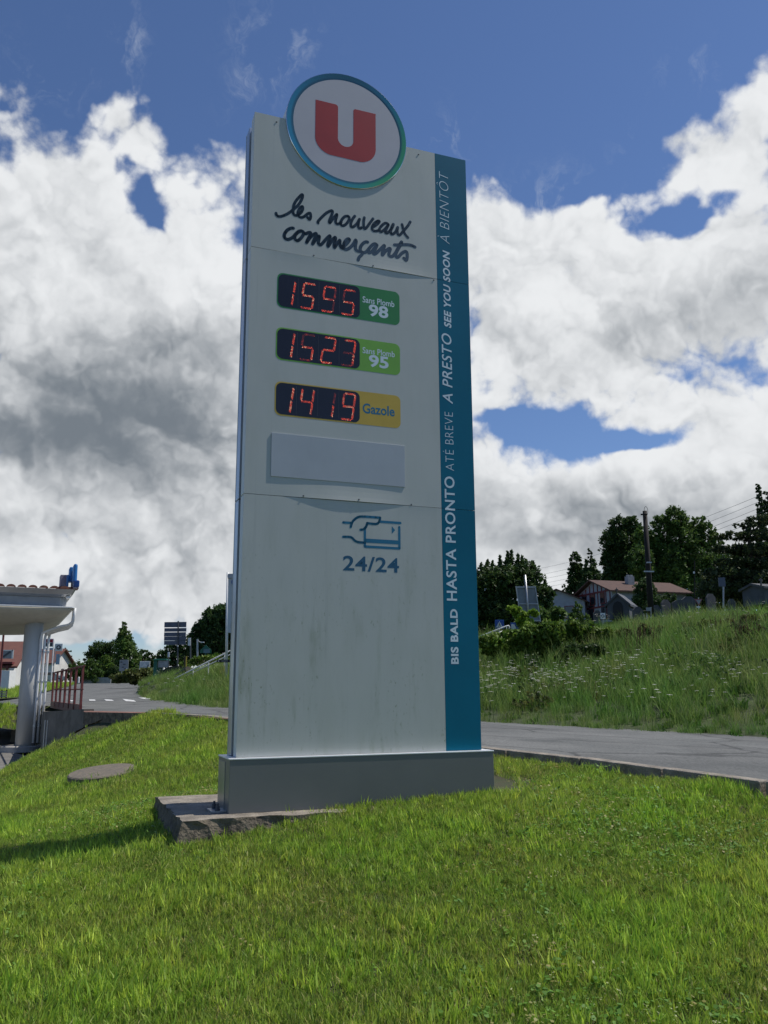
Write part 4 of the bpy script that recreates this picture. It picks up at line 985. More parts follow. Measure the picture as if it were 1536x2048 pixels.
def tree(name, label, cat, D, gpy, trunk_px, clumps, n, size, lm, seed, group=None, depth=1.0, r0=.2, spiky=None, sub=.34, elong=1.0, parts=True, gz=None):
    """clumps: (px, py, rx_px, ry_px[, dD])"""
    s = D / F_PX; bl = []
    for c in clumps:
        dd = c[4] if len(c) > 4 else 0
        bl.append((at(c[0], c[1], D + dd), c[2] * s, c[2] * s * depth, c[3] * s))
    base = at(trunk_px, gpy, D); top = at(trunk_px, min(c[1] for c in clumps), D)
    if gz is not None: base.z = gz
    t = thing(name, label, cat, base, group)
    V, F, T = leaf_cloud(bl, n, size * .78, seed, sub=sub, elong=elong)
    if spiky:
        for (px, py0, py1, w) in spiky:     # upright shoots
            k = int(abs(py1 - py0) * 3); a = at(px, py0, D); b = at(px, py1, D); rr = np.random.default_rng(seed + int(px)); u = rr.uniform(0, 1, k) ** .8
            P = np.array(a)[None] + (np.array(b) - np.array(a))[None] * u[:, None] + rr.normal(0, 1, (k, 3)) * (w * s) * (1.05 - u[:, None])
            q = rr.normal(size=(k, 3)); q /= np.linalg.norm(q, axis=1)[:, None]; q2 = np.cross(q, rr.normal(size=(k, 3))); q2 /= np.linalg.norm(q2, axis=1)[:, None]; z = size * .9
            V2 = np.stack([P - q * z, P + q2 * z * .5, P + q * z, P - q2 * z * .5], 1).reshape(-1, 3); F2 = np.arange(len(V2)).reshape(-1, 4) + len(V)
            V = np.r_[V, V2]; F = np.r_[F, F2]; T = np.r_[T, np.ones((len(V2), 3)) * rr.uniform(.8, 1.2)]
    npmesh('crown', V, F, leafmat(*LM[lm]), t, tint=T)
    mb = MB(); limbs(mb, base, top, r0, bl, seed); mb.build('trunk', M_bark, t, smooth=True)
    return t
# right of the sign
tree('broadleaf_tree', 'bushy dark green tree with upright shoots, just right of the sign edge', 'tree', 46, 1262, 1020,
     [(975, 1175, 38, 42), (1010, 1165, 40, 36), (1050, 1160, 34, 34), (1080, 1195, 28, 30), (1000, 1225, 46, 30), (1060, 1225, 36, 28), (940, 1200, 40, 50), (1098, 1222, 16, 22), (975, 1262, 40, 22), (1040, 1258, 40, 18)], 19000, .14, 'dark', 11,
     spiky=[(985, 1165, 1122, 4), (1000, 1150, 1112, 4), (1015, 1140, 1103, 5), (1023, 1140, 1100, 4), (1036, 1140, 1108, 5), (1044, 1150, 1112, 4), (1052, 1150, 1120, 5), (1066, 1160, 1122, 4), (1090, 1190, 1160, 4), (962, 1150, 1126, 5), (975, 1150, 1120, 5)])
tree('poplar_tree', 'narrow dark poplar left of the conifer, behind the white gabled house', 'tree', 116, 1235, 1150, [(1150, 1125, 11, 22), (1150, 1155, 15, 28), (1148, 1190, 16, 30), (1163, 1165, 12, 40)], 5200, .24, 'dark', 12)
tree('conifer_tree', 'dark conifer with a pointed top behind the half timbered house', 'tree', 113, 1235, 1182, [(1180, 1110, 5, 16), (1180, 1130, 12, 16), (1183, 1155, 20, 22), (1185, 1190, 30, 30)], 5600, .22, 'pine', 13)
tree('conifer_tree', 'small pointed conifer between the poplar and the bushy tree', 'tree', 118, 1235, 1128, [(1128, 1178, 4, 10), (1128, 1195, 9, 14), (1128, 1215, 12, 16), (1110, 1215, 14, 16)], 2200, .18, 'pine', 14)
tree('oak_tree', 'tall black green oak left of the utility pole', 'tree', 110, 1240, 1240, [(1238, 1050, 20, 18), (1262, 1050, 20, 18), (1225, 1085, 24, 28), (1256, 1090, 34, 34), (1215, 1125, 14, 22), (1240, 1140, 34, 36), (1270, 1170, 36, 36), (1225, 1170, 26, 24)], 17000, .26, 'dark', 15, r0=.35)
tree('ash_tree', 'wide loose green tree behind the utility pole', 'tree', 106, 1245, 1360, [(1280, 1120, 26, 30, -2), (1288, 1075, 20, 26), (1296, 1100, 24, 30), (1310, 1085, 22, 26), (1320, 1050, 18, 20), (1350, 1040, 26, 26), (1362, 1075, 34, 34), (1396, 1050, 16, 20), (1412, 1068, 20, 26), (1340, 1130, 40, 44), (1400, 1120, 34, 40), (1300, 1160, 34, 36), (1360, 1180, 46, 34), (1430, 1090, 16, 26)], 26000, .24, 'mid', 16, r0=.3)
tree('cedar_tree', 'spreading dark cedar with flat tiers at the right edge', 'tree', 84, 1235, 1500, [(1530, 1040, 40, 9), (1490, 1052, 22, 6), (1465, 1072, 30, 7), (1520, 1070, 50, 10), (1450, 1098, 36, 7), (1510, 1100, 50, 12), (1470, 1125, 44, 9), (1540, 1130, 50, 12), (1450, 1150, 50, 14), (1510, 1160, 60, 18), (1440, 1180, 50, 20), (1520, 1185, 60, 20), (1590, 1100, 50, 30), (1600, 1160, 50, 40)], 21000, .20, 'cedar', 17, depth=1.0, r0=.4, sub=.6)
tree('poplar_tree', 'tall slim poplar rising behind the cedar at the right edge', 'tree', 118, 1235, 1522, [(1517, 982, 5, 18), (1519, 1010, 7, 24), (1522, 1040, 10, 22), (1532, 998, 6, 20), (1533, 1030, 8, 22), (1525, 1080, 14, 30)], 5000, .23, 'pine', 18)
tree('roadside_shrub', 'low dark shrub with pale leaves behind the sign board back', 'shrub', 40, 1275, 1075, [(1080, 1235, 22, 20), (1115, 1228, 18, 14), (1050, 1245, 20, 14)], 3400, .11, 'mid', 19, r0=.05)
tree('flowering_shrub', 'yellow green shrub standing in front of the leaning board back', 'shrub', 33.5, 1270, 1040, [(1028, 1218, 14, 8), (1042, 1228, 16, 10), (1068, 1226, 12, 7), (1050, 1245, 18, 12)], 2600, .085, 'fresh', 20, r0=.04)
# knotweed thicket along the bank crest
th = [(980, 1284, 24, 14), (1020, 1278, 24, 16), (1060, 1270, 26, 18), (1100, 1264, 26, 20), (1140, 1262, 26, 20), (1180, 1266, 24, 18), (1215, 1270, 20, 14), (1070, 1292, 40, 14), (1140, 1292, 44, 14), (1000, 1300, 34, 12), (1200, 1288, 30, 10)]
def thicket(name, label, cat, D, cl, n, size, lm, seed, kind='stuff'):
    s = D / F_PX; bl = [(at(c[0], c[1], D + random.uniform(-.8, .8)), c[2] * s, c[2] * s * .8, c[3] * s) for c in cl]
    V, F, T = leaf_cloud(bl, n, size, seed, sub=.5, tints=((1, 1, 1), (.8, .9, .7), (1.2, 1.15, 1), (.7, .85, .6)))
    return tag(npmesh(name, V, F, leafmat(*LM[lm]), tint=T), label, cat, kind=kind)
thicket('leafy_thicket', 'dense broad leaved thicket along the crest of the bank', 'thicket', 29.0, th, 13000, .085, 'lite', 31)
thicket('crest_bushes', 'rough mixed weeds and low bushes along the top of the bank at the right', 'bushes', 28.6, [(1250, 1268, 16, 10), (1290, 1262, 14, 12), (1330, 1262, 18, 9), (1375, 1258, 14, 11), (1415, 1250, 18, 10), (1455, 1250, 14, 12), (1500, 1242, 20, 12), (1540, 1240, 20, 12), (1235, 1285, 14, 8), (1350, 1280, 20, 8), (1440, 1275, 16, 8)], 6500, .055, 'olive', 33)
thicket('bramble_patch', 'darker brambles below the leafy thicket on the bank', 'brambles', 27.5, [(1150, 1305, 26, 14), (1130, 1318, 20, 10), (1190, 1300, 20, 10), (1330, 1300, 18, 12)], 3200, .075, 'dark', 32)
def stalks(name, label, D, px, py, w, h, n, col, seed):
    rr = random.Random(seed); mb = MB(); s = D / F_PX
    for i in range(n):
        a = at(px + rr.uniform(-w, w), py, D + rr.uniform(-.5, .5)); a.z -= .1; hh = h * s * rr.uniform(.5, 1.1); t = a + Vector((rr.uniform(-.12, .12), rr.uniform(-.1, .1), hh))
        mb.tube([a, a.lerp(t, .5), t], [.006, .006, .004], 4)
        for k in range(9):
            q = a.lerp(t, rr.uniform(.4, 1)); v = Vector((rr.uniform(-1, 1), rr.uniform(-1, 1), rr.uniform(0, 1))) * .03
            mb.add([q, q + v, q + v.cross(Vector((.3, .5, 1))) * .6], [(0, 1, 2)])
    return tag(mb.build(name, mat('dry_dock_brown', (.10, .055, .03), .95, var=.2), loc=at(px, py, D)), label, 'dry plant')
stalks('dry_dock_plant', 'brown dried dock stalks on the bank near the right edge', 24.5, 1502, 1312, 34, 88, 60, 0, 1)
stalks('dry_dock_plant', 'brown dried dock stalks on the bank below the utility pole', 26, 1285, 1290, 34, 50, 34, 0, 2)
stalks('dry_dock_plant', 'rusty dock stalks low on the bank right of the blue strip', 21.5, 1208, 1405, 30, 46, 20, 0, 3)
stalks('dry_dock_plant', 'dark dock stalks just left of the grey board sign posts', 27, 1460, 1262, 40, 34, 30, 0, 4)
def weeds():
    rr = random.Random(5); cl = {'mid': [], 'dark': [], 'olive': []}
    for k in range(64):
        px = rr.uniform(960, 1600); D = rr.uniform(20.5, 28.5); x = (px - 768) / F_PX * D
        p = Vector((x, D, zm(x, D))); r_ = rr.uniform(.12, .42)
        cl[rr.choice(['mid', 'mid', 'dark', 'olive'])].append((p + UP * r_ * .5, r_ * 1.3, r_, r_ * rr.uniform(.6, 1.3)))
    for i, (k, bl) in enumerate(cl.items()):
        V, F, T = leaf_cloud(bl, 3400, .045, 60 + i, sub=.5)
        tag(npmesh('bank_weeds', V, F, leafmat(*LM[k]), tint=T), ('green', 'dark', 'olive')[i] + ' leafy weeds scattered through the tall grass of the bank', 'weeds', kind='stuff')
weeds()
LM['rust'] = ('rust', (.085, .055, .03))
tree('brown_bush', 'brownish dark bush on the bank at the right edge', 'bush', 24.5, 1320, 1505, [(1500, 1290, 22, 20), (1520, 1275, 20, 22), (1490, 1268, 12, 16), (1530, 1300, 20, 18)], 3600, .055, 'rust', 66, r0=.02)
tree('garden_shrub', 'dark shrub hiding the right part of the timbered house', 'shrub', 74, 1248, 1330, [(1318, 1206, 16, 12), (1338, 1200, 14, 14), (1300, 1216, 14, 12), (1350, 1215, 18, 14)], 3600, .15, 'dark', 67, r0=.05)
tree('garden_shrub', 'green shrub between the white gabled house and the timbered house', 'shrub', 78, 1248, 1158, [(1155, 1218, 10, 16), (1150, 1236, 16, 12), (1170, 1240, 14, 10)], 2200, .13, 'mid', 68, r0=.05)
tree('garden_tree', 'dark round tree hiding the middle of the timbered house roof beside the pole', 'tree', 80, 1248, 1292, [(1290, 1180, 20, 22), (1284, 1205, 22, 20), (1304, 1200, 16, 20)], 4200, .16, 'dark', 69, r0=.08)
# left of the sign
tree('conifer_tree', 'tall conical tree beyond the end of the road', 'tree', 118, 1372, 252, [(249, 1252, 5, 12), (249, 1268, 12, 14), (250, 1290, 20, 20), (256, 1315, 24, 24), (250, 1342, 26, 20)], 8200, .21, 'mid', 41, r0=.25)
tree('broadleaf_tree', 'round dark tree left of the tall conical tree', 'tree', 122, 1372, 205, [(200, 1298, 22, 15), (222, 1300, 16, 18), (188, 1316, 20, 16), (215, 1330, 26, 26), (180, 1345, 14, 20)], 7000, .20, 'dark', 42)
tree('broadleaf_tree', 'light green young tree in front of the round dark tree', 'tree', 114, 1372, 212, [(213, 1318, 9, 8), (204, 1330, 12, 10), (218, 1335, 10, 12)], 1800, .17, 'lite', 43)
tree('fir_tree', 'small twin topped fir right of the white round sign', 'tree', 130, 1372, 134, [(131, 1308, 4, 12), (139, 1312, 4, 12), (135, 1325, 10, 14), (137, 1342, 14, 14)], 1900, .20, 'pine', 44)
tree('hedge', 'mixed shrubs beside the brown roofed house', 'hedge', 112, 1370, 165, [(150, 1336, 14, 14), (170, 1330, 14, 10), (182, 1326, 12, 9), (165, 1350, 22, 14), (190, 1350, 16, 16), (140, 1352, 10, 12)], 4200, .17, 'mid', 45)
thicket('dark_hedge', 'dark clipped hedge at the far end of the road', 'hedge', 113, [(188, 1352, 16, 14), (208, 1350, 16, 18), (228, 1352, 16, 18), (245, 1356, 14, 12)], 4200, .17, 'pine', 46)
tree('pine_tree', 'large dark pine whose crown leans against the sign edge', 'tree', 76, 1335, 425, [(462, 1226, 36, 20), (436, 1236, 32, 22), (420, 1258, 28, 24), (398, 1268, 20, 20), (450, 1275, 44, 28), (405, 1296, 30, 20), (440, 1308, 34, 18), (480, 1250, 40, 40)], 21000, .18, 'pine', 47, r0=.35)
tree('pine_tree', 'lower dark pine behind the road sign board', 'tree', 96, 1345, 350, [(345, 1300, 16, 12), (330, 1312, 18, 12), (368, 1290, 20, 18), (352, 1318, 26, 14), (378, 1315, 20, 16), (322, 1325, 14, 12)], 6000, .18, 'pine', 48)
tree('broadleaf_tree', 'small dark tree between the white poster and the road sign board', 'tree', 125, 1350, 292, [(288, 1308, 12, 9), (300, 1314, 10, 9), (282, 1322, 12, 12), (298, 1326, 14, 10), (312, 1322, 12, 10)], 3200, .18, 'dark', 49)
thicket('roadside_bushes', 'tall pale grass and bushes along the right side of the far road', 'bushes', 62, [(238, 1356, 16, 8), (262, 1350, 18, 10), (290, 1350, 20, 12), (312, 1352, 16, 12), (280, 1362, 26, 6), (300, 1364, 22, 8)], 6000, .14, 'olive', 50)
thicket('shrub_row', 'low shrubs on top of the bank near the green shelter', 'shrubs', 50, [(372, 1330, 12, 8), (395, 1322, 14, 8), (420, 1320, 20, 8), (440, 1316, 16, 8)], 2600, .10, 'lite', 51)
# extra vegetation behind the right hand houses so no bare gaps show
thicket('far_woodland', 'dark wood filling the hillside behind the houses', 'wood', 124, [(970, 1262, 60, 18), (1060, 1262, 50, 16), (1110, 1232, 34, 14), (1200, 1215, 40, 26), (1320, 1195, 60, 30), (1430, 1195, 60, 30), (1540, 1190, 60, 34), (960, 1225, 60, 26), (1440, 1150, 60, 44), (1345, 1140, 70, 40), (1250, 1170, 50, 40), (1500, 1130, 50, 40), (1490, 1236, 50, 14), (1400, 1236, 50, 12), (1478, 1212, 16, 12), (1480, 1200, 16, 12)], 30000, .26, 'dark', 52)

# ================================================================== STRUCTURES AND SMALL THINGS, LEFT
def VX(deg): return Vector((math.cos(R_(deg)), math.sin(R_(deg)), 0)), Vector((-math.sin(R_(deg)), math.cos(R_(deg)), 0)), UP
# retaining walls of the forecourt recess
ZF = -.12
wa = at(90, 1425, 22.0); wb = at(168, 1420, 19.4); wc = at(26, 1415, 31.5); wd = at(83, 1422, 30.0)
def wallseg(name, label, a, b, top_a, top_b, thick, mt, foot=-.3):
    a = Vector(a); b = Vector(b); d = (b - a); d.z = 0; d.normalize(); nrm = Vector((-d.y, d.x, 0))
    mb = MB(); q = [Vector((a.x, a.y, foot)), Vector((b.x, b.y, foot)), Vector((b.x, b.y, top_b)), Vector((a.x, a.y, top_a))]
    mb.add(q + [p + nrm * thick for p in q], [(0, 1, 2, 3), (7, 6, 5, 4), (3, 2, 6, 7), (0, 3, 7, 4), (1, 5, 6, 2), (0, 4, 5, 1)])
    return tag(mb.build(name, mt, loc=a), label, 'wall')
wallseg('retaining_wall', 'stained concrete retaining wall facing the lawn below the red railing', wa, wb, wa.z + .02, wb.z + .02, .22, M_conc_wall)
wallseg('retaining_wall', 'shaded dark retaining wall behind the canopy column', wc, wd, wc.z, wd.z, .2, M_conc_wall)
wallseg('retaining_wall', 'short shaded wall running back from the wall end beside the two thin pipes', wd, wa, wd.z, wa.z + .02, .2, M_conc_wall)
# thin rods against the wall end
for k_ in range(2):
    p = at(91 + k_ * 5, 1440, 21.7); MBr = MB(); MBr.tube([(p.x, p.y, ZF), (p.x, p.y, p.z)], .016, 6); tag(MBr.build('wall_pipe', M_alu, loc=(p.x, p.y, ZF)), ('left' if k_ == 0 else 'right') + ' thin metal pipe standing against the retaining wall end', 'pipe')
# earth showing at the wall foot
es = MB(); vv = []
for (px, py, D) in ((172, 1437, 19.0), (235, 1436, 18.3), (208, 1446, 18.3), (190, 1459, 18.4), (165, 1474, 18.8), (138, 1490, 19.3), (115, 1500, 20.3), (120, 1478, 20.2), (150, 1455, 19.6)):
    p = at(px, py, D); p.z = zl(p.x, p.y) + .035; vv.append(p)
es.add(vv, [tuple(range(len(vv)))]); 
tag(sheet('soil_patch', P2([tuple(p) for p in vv]), lambda x, y: Zlawn(x, y) + .035, .18, M_dirt, rough=.02), kind='structure')
# red railing
rl = [(103, 1411.5, 27.2), (110.5, 1412.5, 25.8), (118.5, 1413.8, 24.6), (127.5, 1415.2, 23.4), (137, 1417, 22.2), (147.5, 1419, 21.1), (160.5, 1421.5, 20.1)]
fr = thing('red_railing', 'oxblood red metal railing on the recess edge beside the road', 'railing', at(160, 1421, 20.1))
for px, py, D in rl:
    p = at(px, py, D); MB().box(p + UP * .5, (.045, .045, 1.0), VX(45)).build('bar', M_brown, fr)
a = at(103, 1411.5, 27.2); b = at(160.5, 1421.5, 20.1); d_ = (b - a).normalized()
for h, w_, nm in ((1.0, .05, 'top_rail'), (.48, .03, 'middle_rail')):
    q = MB(); q.tube([a + UP * h - d_ * .2, b + UP * h + d_ * .25], w_ / 2, 8); q.build(nm, M_brown, fr)
q = MB(); sdv = Vector((-d_.y, d_.x, 0)); q.box((a + b) / 2 + UP * .04, ((b - a).length + .1, .06, .2), (d_, sdv, d_.cross(sdv))); q.build('bottom_beam', M_brown, fr)
# canopy of the filling station
cn = Vector((-9.38, 26.0, 0)); AE = 24.0; ex = Vector((math.cos(R_(AE)), math.sin(R_(AE)), 0)); ey = Vector((-ex.y, ex.x, 0))
canopy = thing('station_canopy', 'filling station canopy with stepped white edge and tiled roof at the left', 'canopy', Vector((cn.x, cn.y, 3.7)) - ex * 2)
Lx, Ly = 18.0, 7.5
def loft(name, lv, mt, smooth=False, cap=(True, True)):
    """lv: (inset, z) rings of a rounded rectangle, from below"""
    mb = MB(); vs = []; k = 0
    for ins, z in lv:
        r = .12 + ins * .9; pts = rrect(-Lx + ins, ins, -ins, Ly - ins, max(.05, min(r, 1.4)), 5); k = len(pts)
        vs += [cn + ex * p[0] + ey * p[1] + UP * z for p in pts]
    fs = []
    for i in range(len(lv) - 1):
        for j in range(k): fs.append((i * k + j, i * k + (j + 1) % k, (i + 1) * k + (j + 1) % k, (i + 1) * k + j))
    if cap[0]: fs.append(tuple(reversed(range(k))))
    if cap[1]: fs.append(tuple(range((len(lv) - 1) * k, len(lv) * k)))
    mb.add(vs, fs); return mb.build(name, mt, canopy, smooth=smooth)
loft('soffit', [(1.15, 3.62), (.95, 3.64), (.70, 3.70), (.45, 3.79), (.22, 3.91), (.08, 4.02), (.02, 4.09)], M_cream, True)
loft('lower_gutter', [(.0, 4.09), (-.02, 4.10), (-.02, 4.13), (.05, 4.14)], M_white)
loft('recessed_band', [(.20, 4.14), (.20, 4.42)], M_grey)
loft('upper_fascia', [(.22, 4.42), (.06, 4.50), (.0, 4.62), (-.02, 4.655), (.03, 4.66)], M_alu, False)
rt_ = MB(); z0 = 4.665; rp_ = [cn + ex * (-.15) + ey * .06, cn + ex * (-Lx + .1) + ey * .06, cn + ex * (-Lx + .1) + ey * (Ly * .5), cn + ex * (-1.8) + ey * (Ly * .5), cn + ex * (-.15) + ey * (Ly - .1), cn + ex * (-Lx + .1) + ey * (Ly - .1)]
zz = [z0, z0, z0 + .34, z0 + .34, z0, z0]; rv_ = [p + UP * z for p, z in zip(rp_, zz)]
rt_.add(rv_, [(0, 3, 2, 1), (3, 4, 5, 2), (0, 4, 3)]); roof_ = rt_.build('tiled_roof', M_tile, canopy)
tm = MB()
mts = []
for k in range(60):      # cover tiles along the eaves
    x_ = -.30 - k * .30
    if x_ < -Lx + .3: break
    o_ = cn + ex * x_ + ey * .0 + UP * z0; dirr = (ey * (Ly * .5) + UP * .34).normalized(); up_ = ex.cross(dirr)
    q = MB(); vs = []
    for s_ in range(2):
        for j in range(7):
            t = math.pi * j / 6; vs.append(o_ + dirr * (s_ * 1.1 - .03) + ex * (.13 * math.cos(t) * (1 - .2 * s_)) + UP * (.085 * math.sin(t)))
    q.add(vs, [(j, j + 1, j + 8, j + 7) for j in range(6)] + [tuple(reversed(range(7)))])
    q.build('tile', M_tile, roof_)
# column and pipes
cb = at(50, 1490, 26.6); ct = Vector((cb.x, cb.y, 3.5))
clm = thing('canopy_column', 'thick round white column carrying the canopy', 'column', Vector((cb.x, cb.y, ZF)))
q = MB(); q.tube([(cb.x, cb.y, ZF), (cb.x, cb.y, 3.70)], [.29, .27], 32, caps=True); q.build('shaft', mat('column_paint', (.58, .57, .53), .55, vscale=1.2, col2=(.46, .45, .41), stretch=(3, 3, .5)), clm, smooth=True)
lip = cn + ex * (-.06) + ey * .25 + UP * 4.16
pipes = thing('rain_pipes', 'cluster of white rain pipes running down the canopy column', 'rain pipes', Vector((cb.x + .4, cb.y - .1, ZF)))
for k, (dx, dy, dz) in enumerate(((.29, -.13, .0), (.37, -.03, .10), (.45, .07, .2))):
    x_, y_ = cb.x + dx, cb.y + dy; r = .04; e_ = ey * (k * .2); o4 = UP * (-.0 - k * .05)
    q = MB(); q.tube([at(150, 1216, 26.1) + e_, at(148.5, 1232, 26.1) + e_, at(146, 1243, 26.1) + e_ + o4, at(138, 1249, 26.15) + e_ + o4, at(118, 1254, 26.3) + e_ * .7 + o4, at(96, 1262, 26.4) + e_ * .3 + o4, Vector((x_ + .03, y_, 3.38 + .03 * k)), (x_, y_, 3.2), (x_, y_, 1.6), (x_, y_, ZF + .25)], r, 10)
    pp = q.build('pipe', M_white, pipes, smooth=True)
    for z in (.6, 1.9, 2.8):
        c_ = MB(); c_.tube([(x_, y_, z), (x_, y_, z + .05)], .052, 10); c_.build('clamp', M_alu, pp)
q = MB(); q.tube([(cb.x + .55, cb.y + .1, ZF + .27), (cb.x + .9, cb.y - .1, ZF + .27), (cb.x + 1.0, cb.y - .15, ZF + .2)], .045, 8); q.build('outlet', M_white, pipes, smooth=True)
isl = MB(); isl.tube([(cb.x - .1, cb.y, ZF), (cb.x - .1, cb.y, ZF + .15), (cb.x - .1, cb.y, ZF + .17)], [.60, .60, .58], 40); tag(isl.build('pump_island', M_pale_conc, loc=(cb.x, cb.y, ZF)), 'round low concrete kerb island at the foot of the canopy column', 'kerb island')
# blue channel letter on the canopy roof, seen edge on
bl = thing('roof_letter_sign', 'blue three dimensional letter sign standing on the canopy roof, seen edge on', 'roof sign', at(147, 1176, 27))
def edgeprism(poly, name, mt, D, w):
    mb = MB(); base = at(147, 1176, D); X = ey; mb.prism(poly, base, X, UP, ex, -w / 2, w / 2); return mb.build(name, mt, bl)
MB().box(at(149.5, 1148, 27), (.13, .5, .60), (ex, ey, UP), taper=.92).build('letter_bow', mat('letter_blue', (.02, .17, .45), .3, spec=.6), bl, bevel=.05)
MB().box(at(141.5, 1150, 27.5), (.12, .4, .48), (ex, ey, UP)).build('letter_stem', mat('letter_blue', (.02, .17, .45)), bl, bevel=.04)
MB().box(at(152, 1169, 26.8), (.17, .5, .22), (ex, ey, UP)).build('letter_foot', mat('letter_deep_blue', (.008, .05, .22), .3), bl, bevel=.04)
MB().box(at(146, 1160, 27.4), (.10, .2, .55), (ex, ey, UP)).build('neon_frame', M_dgrey, bl)
MB().box(at(128, 1163, 27.8), (.26, .5, .38), (ex, ey, UP)).build('control_box', mat('box_lilac_grey', (.30, .29, .33), .5), bl, bevel=.015)
MB().box(at(134.5, 1163, 27.3), (.05, .4, .38), (ex, ey, UP)).build('letter_back', mat('letter_blue', (.02, .17, .45)), bl)
MB().box(at(136, 1177, 27.2), (.6, .5, .05), (ex, ey, UP)).build('mounting_rail', M_brown, bl)
lp = thing('flood_light', 'small pale flood light under the canopy cornice corner', 'flood light', at(136, 1195, 26.1)); MB().box(at(136, 1195, 26.1), (.12, .1, .07), (ex, ey, UP)).build('housing', M_white, lp, bevel=.01); MB().box(at(138, 1191, 26.15), (.03, .1, .1), (ex, ey, UP)).build('bracket', M_alu, lp)
# generic helpers for boards and houses
def board(name, label, cat, px0, py0, px1, py1, D, mt, posts=(), yaw=0, th=.06, gpy=None, pr=.04, extra=None, post_mt=None, group=None):
    a = at(px0, py1, D); b = at(px1, py1, D); s = D / F_PX; w = (px1 - px0) * s; h = (py1 - py0) * s; c = at((px0 + px1) / 2, (py0 + py1) / 2, D)
    t = thing(name, label, cat, Vector((c.x, c.y, at(px0, gpy, D).z if gpy else a.z)), group); ax = VX(yaw)
    MB().box(c, (w / math.cos(R_(yaw)), th, h), ax).build('board', mt, t, bevel=.008)
    for p in posts:
        q = MB(); x = at(p, py1, D); top = at(p, py0 + 2, D); g = at(p, gpy, D); q.tube([(x.x, x.y + th + pr, g.z), (x.x, x.y + th + pr, top.z)], pr, 8); q.build('post', post_mt or M_steel, t)
    if extra: extra(t, c, w, h, ax, s)
    return t
def house(name, label, cat, px, py_eave, D, L_, W_, hw, rise, yaw, gz, wall_mt, roof_mt, over=.35, feats=None, cat_='house'):
    """gabled house: centre of plan under px, ridge along local x"""
    c = at(px, py_eave, D); X, Y, Z = VX(yaw); o = Vector((c.x, c.y, gz)); t = thing(name, label, cat_, o)
    mb = MB(); a, b = L_ / 2, W_ / 2
    vs = [o + X * x + Y * y + UP * z for x, y, z in ((-a, -b, 0), (a, -b, 0), (a, b, 0), (-a, b, 0), (-a, -b, hw), (a, -b, hw), (a, b, hw), (-a, b, hw), (-a, 0, hw + rise), (a, 0, hw + rise))]
    mb.add(vs, [(0, 1, 5, 4), (2, 3, 7, 6), (0, 4, 8, 7, 3), (1, 2, 6, 9, 5), (3, 2, 1, 0)]); w = mb.build('walls', wall_mt, t)
    rf = MB(); k = over; sl = rise / b
    for sg in (-1, 1):
        e = [o + X * x + Y * (sg * y) + UP * z for x, y, z in ((-a - k, b + k, hw - sl * k), (a + k, b + k, hw - sl * k), (a + k, 0, hw + rise + .0), (-a - k, 0, hw + rise + .0))]
        u = [p + UP * .14 for p in e]; rf.add(e + u, [(0, 1, 2, 3), (7, 6, 5, 4), (0, 4, 5, 1), (1, 5, 6, 2), (3, 7, 4, 0)])
    r = rf.build('roof', roof_mt, t)
    if feats: feats(t, w, r, o, X, Y, hw, rise, a, b)
    return t
def win(parent, o, X, N, x, z, w, h, mt=M_glass, fr=M_white, name='window', shut=None):
    c = o + X * x + UP * z; ax = (X, N, UP)
    f = MB().box(c + N * .02, (w + .14, .08, h + .14), ax).build(name, fr, parent)
    MB().box(c + N * .065, (w, .02, h), ax).build('pane', mt, f)
    if shut:
        for s in (-1, 1): MB().box(c + X * (s * (w * .78)) + N * .05, (w * .5, .05, h + .1), ax).build('shutter', shut, parent)
M_roofb = mat('brown_roof_tile', (.17, .07, .05), .9, vscale=3, col2=(.12, .05, .04), bump=.5, bscale=6)
M_redwood = mat('basque_red_timber', (.17, .03, .03), .7, var=.1)
def f_l1(t, w, r, o, X, Y, hw, rise, a, b):
    for x in (-1.6, 1.2): win(t, o, X, -Y, x - (.0), 1.3, .9, 2.0, M_grey, M_brown, 'door')
    MB().box(o + X * .2 + Y * (-b - .5) + UP * (hw - .05), (5.5, .9, .16), (X, Y, UP)).build('awning', M_redwood, t)
    MB().box(o + X * 2.6 + Y * (-b - .9) + UP * (hw * .45), (.14, .14, hw * .9), (X, Y, UP)).build('porch_post', M_brown, t)
zz_ = zv0 = 2.0
g1 = at(30, 1392, 68).z
house('shop_building', 'white shop with dark red roof seen behind the canopy column', 'building', -25, 1345, 72, 5, 6, 2.6, 1.7, 8, g1, M_wall_w, M_roofb, .8, f_l1)
g2 = at(110, 1367, 118).z
def f_l2(t, w, r, o, X, Y, hw, rise, a, b):
    for x in (-1.4, .6, 2.2): win(t, o, X, -Y, x, 1.4, .9, 1.2, M_glass, M_white)
    MB().box(o + X * (-1.2) + Y * (-b - .06) + UP * (hw + .9), (3.2, .08, .7), (X, Y, UP)).build('wall_sign', M_brown, t)
house('brown_roofed_house', 'house with broad brown tiled roof beyond the parked cars', 'house', 92, 1340, 122, 4.6, 5.5, 2.9, 1.8, -8, g2, M_wall_w, M_roofb, .5, f_l2)
